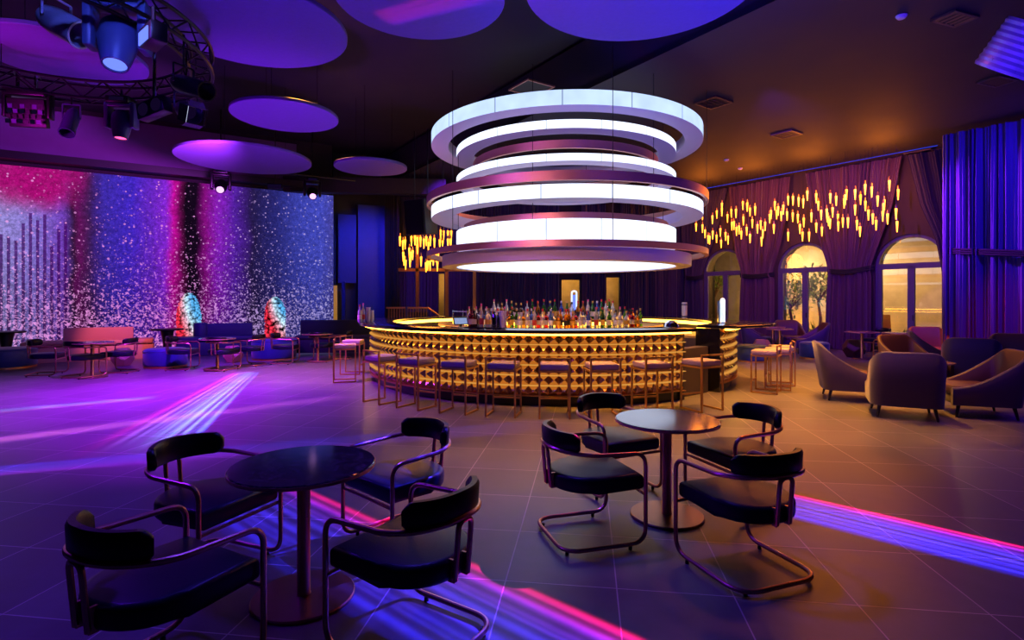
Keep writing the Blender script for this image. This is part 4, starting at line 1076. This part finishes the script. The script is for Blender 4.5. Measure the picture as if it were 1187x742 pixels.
p = atd(83, 138, 8.4); par_can(p, (.15, -.5, -.85), 'slim black profile spot under the far truss, right of the square wash light', 1., 'fixture_blue', 'lens_dim', top=4.7, L=.42, R=.1)
p = atd(141, 143, 8.2); moving_head(p, (0, -.1, -1), 'small magenta-lit moving head under the far truss', .9, 'lens_pink', top=4.7, rz=.1)
p = atd(213, 98, 6.6); par_can(p, (.75, -.35, -.3), 'black cylindrical can on the right side of the truss', 1.0, 'black_metal', 'lens_dim', top=4.75, L=.55, R=.11)
p = atd(216, 128, 6.9); par_can(p, (.6, -.5, -.35), 'barn-door spot hanging lowest at the right side of the truss', .9, 'fixture_blue', 'lens_dim', top=4.7, L=.36, R=.13, barn=True)
p = atd(179, 126, 6.7); t = thing('blinder_light', 'two-lamp blinder box hanging at the right side of the truss', 'stage light', p, -.3, 'stage lights')
MB().box((0, 0, 0), (.42, .14, .2), ry=-.2, bev=.015).build('housing', M['black_metal'], t)
for i, x in enumerate((-.1, .1)):
    l = MB(); l.lathe([(0, .075), (.075, .075), (.085, .06)], seg=20, M=Matrix.Rotation(PI/2, 4, 'X'), c=(x, 0, x*.2)); l.build('lamp', M['lens_dim'], t)
MB().tube([(0, 0, .1), (0, 0, 4.7-p[2])], .02, 6).build('clamp', M['chrome'], t)
p = atd(178, 42, 5.6); t = thing('strobe_light', 'glowing strobe box clamped inside the right curve of the truss', 'stage light', p, -.7, 'stage lights')
MB().box((0, 0, 0), (.34, .16, .2), bev=.02).build('housing', M['black_metal'], t); MB().box((-.02, -.085, -.02), (.26, .01, .13)).build('lens', M['lens_blue'], t, smooth=False); MB().tube([(0, 0, .1), (0, 0, .3)], .02, 6).build('clamp', M['black_metal'], t)
# lamps above the video wall
for px, py, lab in ((256, 216, 'lit moving head above the video wall, left one'), (362, 224, 'lit moving head above the video wall, near its right end')):
    p = atd(px, py, 15.2 if px < 300 else 17.0); moving_head(p, (.35, -.8, -.5), lab, 1.1, 'lens_on', 'black_metal', top=HIGH)
p = atd(319, 216, 16.2); t = thing('wash_bar', 'flat pale wash light between the two lamps above the video wall', 'stage light', p, .1, 'stage lights')
MB().box((0, 0, 0), (.42, .12, .16), bev=.02).build('housing', M['black_metal'], t); MB().box((0, -.066, -.01), (.38, .012, .11)).build('lens', M['lens_dim'], t, smooth=False); MB().tube([(0, 0, .08), (0, 0, HIGH-p[2])], .015, 6).build('clamp', M['black_metal'], t)
pipe = MB().tube([(-8.9, 15.2, 5.35), (-5.0, 17.6, 5.35)], .03, 8).build('lighting_pipe', M['black_metal']); tag(pipe, 'black horizontal pipe carrying the lamps above the video wall', 'pipe')
# round ribbed duct mouth at the top right
p = atd(1207, 30, 5.6); t = thing('ribbed_duct', 'round ribbed silver duct mouth at the top right corner', 'duct', p, 0)
dm = MB(); A = aimM((-.25, .55, -.75)); prof = []
for k in range(17): prof.append((.3+(.012 if k % 2 else 0), -.03*k))
dm.lathe(prof+[(.27, -.48), (.27, 0.0)], seg=36); bmesh.ops.transform(dm.b, matrix=A, verts=dm.b.verts); dm.build('duct_hose', M['silver'], t, ang=.2)
dm = MB(); dm.lathe([(.27, -.48), (0, -.3)], seg=24); bmesh.ops.transform(dm.b, matrix=A, verts=dm.b.verts); dm.build('mesh_grille', M['black'], t)
MB().tube([(0, 0, .2), (0, 0, CEIL-p[2])], .02, 6).build('bracket', M['black_metal'], t)

# ceiling fittings
def vent(px, py, w, l, lab, rz):
    x, y, z = atz(px, py, CEIL); t = thing('ceiling_vent', lab, 'vent', (x, y, CEIL), rz, 'ceiling vents')
    MB().box((0, 0, -.012), (w, l, .02)).build('backing', M['black'], t, smooth=False)
    f = MB(); f.box((0, l/2, -.02), (w+.04, .04, .03)).box((0, -l/2, -.02), (w+.04, .04, .03)).box((w/2, 0, -.02), (.04, l, .03)).box((-w/2, 0, -.02), (.04, l, .03)); f.build('frame', M['vent'], t, smooth=False)
    s_ = MB()
    for i in range(5): s_.box((-w/2+w*(i+.5)/5, 0, -.022), (w*.1, l, .012), ry=.5)
    s_.build('slats', M['vent'], t, smooth=False)
vent(1107, 20, .5, .3, 'ceiling grille at the top right beside the duct mouth', .35)
vent(1156, 93, .55, .35, 'dark ceiling grille below the duct mouth at right', .35)
vent(827, 118, .5, .55, 'square ceiling grille right of the top chandelier ring', -.95)
vent(912, 155, .5, .5, 'square ceiling grille above the pendants, warm lit', -.95)
vent(1066, 176, .6, .4, 'ceiling grille before the top of the right drapes', -.95)
x, y, z = atz(616, 101, CEIL+.0); t = thing('ceiling_hatch', 'diamond-turned square ceiling hatch with a thin bright rim above the chandelier', 'hatch', (x, y, CEIL), -.97)
MB().box((0, 0, -.01), (.62, .62, .02)).build('hatch_panel', M['black'], t, smooth=False)
f = MB(); f.box((0, .31, -.02), (.66, .025, .03)).box((0, -.31, -.02), (.66, .025, .03)).box((.31, 0, -.02), (.025, .62, .03)).box((-.31, 0, -.02), (.025, .62, .03)); f.build('rim', M['copper'], t, smooth=False)
for px, py, lab in ((1045, 18, 'white smoke detector left of the top right ceiling grille'), (842, 185, 'white smoke detector nearest the pendants, larger of two'), (858, 195, 'small white smoke detector above the pendants, farther back')):
    x, y, z = atz(px, py, CEIL); t = thing('smoke_detector', lab, 'detector', (x, y, CEIL), 0, 'smoke detectors')
    MB().lathe([(.07, 0), (.07, -.02), (.05, -.045), (0, -.05)], seg=20).build('housing', M['white_plastic'], t); MB().lathe([(.075, 0), (.075, -.012)], seg=20).build('base_ring', M['white_plastic'], t)

# ------------------------------------------------------------------ amber pendants
def make_pendant():
    t = thing('amber_pendant', '', 'pendant light', (0, 0, 0), 0, 'amber pendant lights')
    MB().lathe([(.0, -.21), (.013, -.21), (.03, .05), (.03, .08), (0, .08)], seg=9).build('glass_shade', M['amber'], t)
    MB().lathe([(.022, .08), (.018, .17), (.006, .19), (0, .19)], seg=8).build('cap', M['gold'], t)
    return t
pd0 = make_pendant(); pd_first = [True]; wires = {}
def put_pendant(loc, label):
    global pd0
    if pd_first[0]: pd_first[0] = False; o = pd0; o.location = loc; o['label'] = label
    else: o = dup(pd0, loc, 0, label)
    h = round((CEIL-loc[2]-.19), 1)
    if h not in wires:
        mb = MB(); mb.tube([(0, 0, 0), (0, 0, h)], .003, 4); w = mb.build('cord', M['black_metal'], o, loc=(0, 0, .19)); wires[h] = w
    else: w = wires[h].copy(); C.objects.link(w); w.parent = o
RP = [(57,275),(82,230),(82,280),(92,300),(104,322),(121,245),(138,225),(158,215),(158,196),(122,305),(110,325),(137,320),(152,295),(155,340),(172,310),(182,325),(180,240),(195,220),(197,270),(213,220),(215,290),(240,190),(257,195),(268,215),(288,210),(234,305),(255,290),(268,318),(277,260),(242,250),(297,280),(310,265),(318,300),(313,330),(327,270),(345,240),(365,190),(361,280),(378,210),(398,205),(390,230),(417,170),(436,170),(417,310),(413,230),(435,235),(458,175),(476,180),(455,240),(463,280),(478,255),(473,310),(492,150),(499,310),(508,235),(527,160),(527,275),(535,190),(546,225),(549,290),(568,220),(582,160),(575,250),(581,260),(605,170),(591,215),(612,240),(613,270),(631,255),(651,255),(636,180),(645,145),(679,145),(679,205),(686,265),(700,165),(698,290),(718,125),(719,190),(731,225),(744,135),(748,240),(761,265),(767,170),(787,230),(793,185),(806,240),(813,110),(847,145),(839,220),(843,270),(205,268),(225,285),(350,225),(372,225),(570,235),(790,200),(640,165)]
zones = {}
rp = random.Random(5); pend = []
for (cx, cy) in RP:
    px, py = 790+cx/3.374, 180+cy/3.374
    off = -rp.uniform(.7, 1.9); s = arch_s(px, off); P_ = arch(s, off, 0)
    pend.append((px, py, atd(px, py, P_.y)))
LP = [(125,250),(143,275),(157,270),(195,250),(217,245),(232,255),(145,345),(150,370),(160,395),(183,320),(187,380),(203,335),(192,345),(232,300),(252,255),(272,265),(287,250),(300,285),(312,250),(337,260),(255,375),(295,400),(310,400),(355,405),(360,345),(320,345),(347,350),(375,210),(393,215),(370,270),(388,275),(420,215),(440,215),(420,265),(437,265),(285,410),(330,370)]
pl = []
for (cx, cy) in LP:
    px, py = 440+cx/5.3, 230+cy/5.3; pl.append((px, py, atd(px, py, rp.uniform(16.2, 17.0))))
def label_pend(lst, zname):
    for tier, (lo, hi) in (('upper', (0, .38)), ('middle', (.38, .68)), ('lower', (.68, 1.01))):
        for zn, (a, b) in zname:
            g = [p for p in lst if a <= p[0] < b]
            if not g: continue
            ys = sorted(p[1] for p in g); n = len(ys)
            cut = lambda f: ys[min(n-1, int(f*n))] if f < 1 else 1e9
            gg = sorted([p for p in g if cut(lo) <= p[1] < cut(hi)])
            for i, p in enumerate(gg):
                put_pendant(p[2], 'glowing amber pendant, %s from left in %s tier %s' % (ordn(i+1), tier, zn))
label_pend(pend, (('before the first arched window', (0, 850)), ('before the first plum drape', (850, 902)), ('before the second arched window', (902, 942)), ('before the second plum drape', (942, 1003)), ('above the third arched window', (1003, 2000))))
label_pend(pl, (('over the bronze lattice', (0, 2000)),))

# ------------------------------------------------------------------ courtyard plants
def tree(px, n, h, lab, cr, seed, nleaf=800):
    s = arch_s(px, n); p = arch(s, n, 0); t = thing('courtyard_tree', lab, 'tree', p)
    r = random.Random(seed); tk = MB(); tip = Vector((.15, .05, h))
    tk.tube([(0, 0, 0), (.06, .02, h*.4), (-.03, .04, h*.7), tip], [.07, .055, .045, .03], 8)
    for k in range(6): a = r.uniform(0, 6.28); tk.tube([(0, .03, h*.72), (math.cos(a)*cr*.6, math.sin(a)*cr*.6, h+r.uniform(-.2, .4))], [.03, .012], 6)
    tk.build('trunk', M['bark'], t)
    lf = MB()
    for k in range(nleaf):
        d = Vector((r.gauss(0, 1), r.gauss(0, 1), r.gauss(0, .8))); d = d.normalized()*cr*r.uniform(.35, 1.05); c_ = Vector((.05, .03, h+.1))+d
        ax = Vector((r.gauss(0, 1), r.gauss(0, 1), r.gauss(-.4, .6))).normalized(); sd = ax.cross(Vector((0, 0, 1))).normalized()*.045; L = r.uniform(.16, .28)
        lf.quad(c_, c_+ax*L*.5+sd, c_+ax*L, c_+ax*L*.5-sd)
    o = lf.build('foliage', M['leaf'], t, smooth=False); o['kind'] = 'stuff'
tree(917, 2.3, 1.7, 'small tree in the courtyard seen through the left pane of the second window', .85, 3)
tree(950, 3.6, 2.1, 'leafy courtyard tree seen through the right pane of the second window', .85, 4)
tree(829, 2.4, 2.3, 'courtyard tree with a bare trunk seen through the first window', .55, 6, 260)
def bush(px, n, R, lab, seed, pot=None):
    s = arch_s(px, n); p = arch(s, n, 0); t = thing('courtyard_shrub', lab, 'plant', p); r = random.Random(seed); lf = MB()
    z0 = .35 if pot else 0
    for k in range(160):
        a = r.uniform(0, 6.28); e = r.uniform(.25, 1.4); L = R*r.uniform(.6, 1.2); d = Vector((math.cos(a)*math.cos(e), math.sin(a)*math.cos(e), math.sin(e)))
        b_ = Vector((0, 0, z0)); sd = d.cross(Vector((0, 0, 1))).normalized()*.035
        lf.quad(b_, b_+d*L*.6+sd, b_+d*L+Vector((0, 0, -.08*L)), b_+d*L*.6-sd)
    lf.build('leaves', M['leaf'], t, smooth=False)
    if pot: MB().lathe([(0, 0), (.17, 0), (.23, .36), (.2, .36), (.18, .3), (0, .3)], seg=20).build('pot', M['terracotta'], t)
    else: MB().tube([(0, 0, 0), (0, 0, .3)], .03, 6).build('stem', M['bark'], t)
bush(842, 1.6, .5, 'potted plant in a terracotta pot outside the first window', 1, True)
bush(948, 1.8, .8, 'spiky shrub lit from below outside the second window, right pane', 2)
bush(908, 1.4, .55, 'shrub on the courtyard floor outside the second window, left pane', 3)
bush(1046, 2.6, .6, 'shrub outside the third window', 4)
rc = arch(arch_s(1024, 2.), 2., 0); t = thing('garden_chair', 'orange garden chair outside the third window', 'chair', rc, AROT+.6)
MB().box((0, 0, .42), (.55, .55, .08), bev=.02).build('seat', M['arm_orange'], t); MB().box((0, .27, .75), (.55, .07, .62), rx=-.2, bev=.02).build('backrest', M['arm_orange'], t)
for x in (-.24, .24):
    for y in (-.24, .24): MB().tube([(x, y, .4), (x*1.1, y*1.1, 0)], [.02, .014], 6).build('leg', M['wood_leg'], t)

# ------------------------------------------------------------------ lights
def light(kind, name, loc, energy, col, **kw):
    l = bpy.data.lights.new(name, kind); l.energy = energy; l.color = lin(col)
    for k, v in kw.items(): setattr(l, k, v)
    o = bpy.data.objects.new(name, l); C.objects.link(o); o.location = loc; return o
def aim(o, tgt, up=None):
    d = Vector(tgt)-o.location
    if up is None: o.rotation_euler = d.to_track_quat('-Z', 'Y').to_euler()
    else:
        z = -d.normalized(); y = (Vector(up)-z*Vector(up).dot(z)).normalized(); x = y.cross(z)
        o.rotation_euler = Matrix((x, y, z)).transposed().to_euler()
    return o
def spot(name, loc, tgt, e, col, deg, blend=.6, r=.08):
    o = light('SPOT', name, loc, e, col, spot_size=math.radians(deg), spot_blend=blend, shadow_soft_size=r); return aim(o, tgt)
def gobo(name, loc, a, b, width, cols, e, seed=0., soft=.06, z=0.):
    """striped beam from a moving head: a rectangle of light on the floor from a to b"""
    a = Vector((a[0], a[1], z)); b = Vector((b[0], b[1], z)); c_ = (a+b)/2; loc = Vector(loc); D = (c_-loc).length
    o = light('SPOT', name, loc, e*9, '#ffffff', spot_size=math.radians(110), spot_blend=0., shadow_soft_size=.01)
    aim(o, c_, b-a)
    mi_ = o.matrix_basis.to_3x3().transposed()
    la, lb_ = mi_ @ (a-loc), mi_ @ (b-loc)
    v0, v1 = la.y/-la.z, lb_.y/-lb_.z; hw = width/2/D
    v0, v1 = min(v0, v1), max(v0, v1)
    l = o.data; l.use_nodes = True; t = N(l.node_tree); em = [n for n in t.n if n.type == 'EMISSION'][0]
    tc = t.add('ShaderNodeTexCoord'); sp = t.add('ShaderNodeSeparateXYZ'); t.link(tc.outputs['Normal'], sp.inputs[0])
    zz_ = t.math('ABSOLUTE', sp.outputs[2]); U = t.math('DIVIDE', sp.outputs[0], zz_); V = t.math('DIVIDE', sp.outputs[1], zz_)
    un = t.math('ADD', t.math('MULTIPLY', U, .5/hw), .5)      # 0..1 across
    col = t.ramp(un, [(p, lin(c)) for p, c in cols])
    st = t.add('ShaderNodeTexNoise'); st.noise_dimensions = '1D'; st.inputs['W'].default_value = 0; st.inputs['Scale'].default_value = 11; st.inputs['Detail'].default_value = 2
    t.link(t.math('ADD', un, seed), st.inputs['W'])
    k = t.smooth(st.outputs[0], .28, .62)
    k = t.math('MULTIPLY', t.math('ADD', t.math('MULTIPLY', k, .8), .2), t.math('ADD', .62, t.math('MULTIPLY', t.math('SINE', t.math('MULTIPLY', un, 44.)), .38)))
    mu = t.math('MULTIPLY', t.smooth(un, -.04, soft), t.math('SUBTRACT', 1., t.smooth(un, 1-soft, 1.04)))
    ev = .06*(v1-v0)
    mv = t.math('MULTIPLY', t.smooth(V, v0-ev, v0+ev), t.math('SUBTRACT', 1., t.smooth(V, v1-ev, v1+ev)))
    t.link(col, em.inputs[0]); t.link(t.math('MULTIPLY', k, t.math('MULTIPLY', mu, mv)), em.inputs[1])
    return o
def fl3(px, py): return flr(px, py)
PB_ = ['#ff1060', '#c020ff', '#5a30ff', '#3a30ff']
GA = [(0, '#ff1058'), (.09, '#e81ca8'), (.2, '#9a28ff'), (.4, '#4a34ff'), (1, '#2424ff')]
GB = [(0, '#2020ff'), (.45, '#3a30ff'), (.7, '#9a20ff'), (.88, '#ff1a78'), (1, '#ff0838')]
GW = [(0, '#4050ff'), (.4, '#80a0ff'), (.7, '#9070ff'), (.88, '#e030c0'), (1, '#ff1070')][::1]
TRP = (-4.6, 5.4, 4.6)
gobo('gobo_beam_a', (5.4, 7.2, 5.3), flr(880, 576), flr(1260, 668), .42, GA, 2600)
gobo('gobo_beam_b', (2.6, 6.0, 5.2), flr(275, 568), flr(720, 800), .62, GA, 2200)
gobo('gobo_beam_c', (-6.5, 13.6, 4.6), flr(285, 432), flr(165, 514), .8, GW, 1600, 3.1)
gobo('gobo_beam_d', (-6.0, 8.6, 4.4), flr(-40, 480), flr(176, 461), .34, [(0, '#6080ff'), (.6, '#90c0ff'), (1, '#ff40a0')], 700, 5.)
gobo('gobo_beam_e', (-6.5, 6.9, 4.6), flr(-30, 548), flr(640, 492), .42, [(0, '#3030ff'), (.5, '#5040ff'), (1, '#b030ff')], 800, 1.7)
gobo('gobo_beam_f', (-7.6, 7.6, 4.6), flr(-40, 515), flr(400, 460), .6, [(0, '#c040ff'), (.5, '#ff80f0'), (1, '#a040ff')], 900, 8., .4)
gobo('gobo_beam_g', (-4.1, 6.2, 4.6), flr(520, 512), flr(660, 522), .5, [(0, '#ff40c0'), (.5, '#8040ff'), (1, '#5030ff')], 320, 2.2, .3)
gobo('gobo_beam_h', (-4.1, 6.2, 4.6), flr(300, 404), flr(420, 436), .6, [(0, '#5a40ff'), (.5, '#9060ff'), (1, '#6030ff')], 500, 4.4, .3)
gobo('gobo_beam_i', (3.2, 7.0, 5.5), flr(860, 424), flr(985, 424), 1.3, [(0, '#6030ff'), (1, '#a040ff')], 500, 6.6, .2)
gobo('gobo_beam_disc', (-3.2, 5.2, 2.6), (-1.7, 7.3), (-.4, 6.7), .35, [(0, '#ff1060'), (.6, '#ff20a0'), (1, '#a020ff')], 260, 2.7, .2, 5.3)
# washes of truss and ceiling fixtures, plus added lamps that have no fixture
def wash(name, loc, tgt, e, col, size=.5, spread=150):
    o = light('AREA', name, loc, e, col, shape='DISK', size=size, spread=math.radians(spread)); return aim(o, tgt)
wash('violet_wash', (-6.3, 9.6, 4.5), (-5.8, 9.9, 0), 900, '#a020ff', .5, 105)
wash('violet_wash_near', (-5.0, 4.6, 4.5), (-2.6, 4.2, 0), 80, '#5a14ff')
wash('blue_wash_front', (-.6, 4.4, 5.2), (-.3, 3.4, 0), 90, '#5038ff')
def rcp(a, n, z): p = RC0+RCD*a+RCN*n; return (p.x, p.y, z)
spot('blue_spot_curtain', rcp(3.4, 3.0, 5.5), rcp(.6, 0, 3.4), 1300, '#3a12ff', 80, .8)
spot('violet_spot_curtain', rcp(-1.4, 1.5, 4.6), rcp(1.3, 0, 3.2), 2300, '#a028ff', 75, .8)
spot('magenta_spot_curtain', rcp(.4, 3.5, 5.6), rcp(1.4, .6, .9), 700, '#ff1a70', 32, .9)
spot('violet_drape_wash', (4.6, 10.2, 5.5), arch(4.2, 0, 2.6), 2600, '#7a20e0', 62, .8)
spot('blue_back_wash', (1.5, 15.6, 5.5), (1.5, 22, 1.6), 700, '#3a20d0', 100, .8)
spot('chandelier_violet', (-4.2, 4.6, 4.6), (.4, 10.4, 3.3), 380, '#c870ff', 40, .7)
spot('chandelier_pink', (-2.0, 3.4, 3.2), (1.0, 10.4, 3.3), 480, '#ffa8b8', 40, .8)
spot('disc_uplight', (-4.5, 9.2, 1.0), (-4.8, 10.6, 5.2), 1150, '#9a1cf0', 95, .9, .3)
spot('disc_uplight_near', (-2.2, 4.6, .9), (-2.0, 7.0, 5.3), 900, '#7a1cff', 85, .9, .3)
spot('disc_uplight_blue', (1.2, 4.5, 1.0), (1.5, 6.7, 5.3), 1500, '#2c30ff', 60, .9, .3)
spot('truss_magenta', (-7.2, 6.4, 3.6), (-7.6, 9.6, 6.0), 480, '#c010c0', 100, .9, .3)
spot('bulkhead_wash', (-5.5, 10.8, 4.2), (-11.0, 14.6, 5.9), 4800, '#a838d0', 70, .9, .3)
spot('fascia_magenta', (-1.5, 5.0, 4.5), (2.9, 8.6, 6.2), 300, '#ff1060', 34, .9)
spot('ceiling_violet', (2.5, 4.0, 2.2), (6.0, 9.0, 5.7), 2600, '#3014c8', 110, 1., .4)
spot('truss_blue', (-2.6, 3.6, 5.0), (-4.7, 5.8, 4.6), 800, '#5a6cff', 50, .9, .1)
spot('left_lounge_blue', (-5.2, 11.2, 4.9), (-8.0, 15.0, .5), 1500, '#4426ff', 62, .8)
spot('back_violet', (-1.6, 17.2, 5.5), (-4.0, 22.0, 3.0), 800, '#8a24ff', 60, .8)
spot('left_lounge_pink', (-3.4, 7.4, 4.8), (-7.6, 12.4, .4), 520, '#ff6ab0', 46, .9)
spot('panel_blue_spot', (-3.4, 14.6, 4.9), (-5.2, 19.6, 2.8), 2400, '#2030ff', 45, .8)
spot('banquette_amber', (-8.4, 10.8, 4.6), (-10.4, 14.7, .5), 1900, '#ff7a84', 22, .7)
for k in range(11):
    a = math.radians(-200+20*k); spot('bar_downlight', (BC.x+5.1*math.cos(a), BC.y+5.1*math.sin(a), CEIL-.05), (BC.x+4.7*math.cos(a), BC.y+4.7*math.sin(a), 0), 2000, '#ffa838', 66, .9, .1)
spot('floor_amber', (3.6, 6.2, 5.6), (3.4, 5.6, 0), 260, '#ff7a2a', 105, 1., .3)
spot('lounge_amber', (7.2, 12.4, 5.6), (6.2, 11.0, 0), 360, '#ff8a2c', 115, .9, .3)
spot('lounge_violet', (6.8, 5.5, 5.2), (6.2, 7.6, 0), 260, '#5a24ff', 80, .9, .3)
# added point lamps that boost the pendants' amber glow on ceiling and drapes
for i, s_ in enumerate((1.1, 2.9, 4.7, 6.6)):
    light('POINT', 'added_pendant_glow', arch(s_, -1.6, 4.9), 120, '#ff8426', shadow_soft_size=.5)
light('POINT', 'added_pendant_glow_far', (-2.9, 16.6, 3.6), 70, '#ff9a3a', shadow_soft_size=.4)
# courtyard lamps
for s_, e_ in zip(WS, (150, 85, 60)):
    o = light('AREA', 'courtyard_lamp', arch(s_+.5, 3.6, 3.2), e_, '#ffd090', shape='DISK', size=.4); aim(o, arch(s_+.3, 5.1, 1.3))
    light('POINT', 'arch_lamp', arch(s_+.2, 1.15, 2.9), e_*.9, '#ffc868', shadow_soft_size=.1)
    light('POINT', 'courtyard_uplight', arch(s_+.35, 4.3, .3), e_*.35, '#ffb040', shadow_soft_size=.1)
for x in (-2.6, 2.1, 3.6): light('POINT', 'back_court_lamp', (x*1.12, 24., 2.3), 40, '#ffc060', shadow_soft_size=.3)

w = bpy.data.worlds.new('night'); sc.world = w; w.use_nodes = True
w.node_tree.nodes['Background'].inputs[0].default_value = lin('#1a1230')+(1,); w.node_tree.nodes['Background'].inputs[1].default_value = .12

# ------------------------------------------------------------------ view
sc.view_settings.view_transform = 'Standard'; sc.view_settings.look = 'None'; sc.view_settings.gamma = 1; sc.view_settings.use_curve_mapping = False
sc.view_settings.exposure = 0.
sc.display_settings.display_device = 'sRGB'
cy = sc.cycles
cy.use_denoising = True
cy.use_adaptive_sampling = True; cy.adaptive_threshold = .02
cy.max_bounces = 6; cy.diffuse_bounces = 3; cy.glossy_bounces = 4; cy.transmission_bounces = 5; cy.transparent_max_bounces = 8
cy.sample_clamp_indirect = 4; cy.caustics_reflective = False; cy.caustics_refractive = False
cy.use_light_tree = True
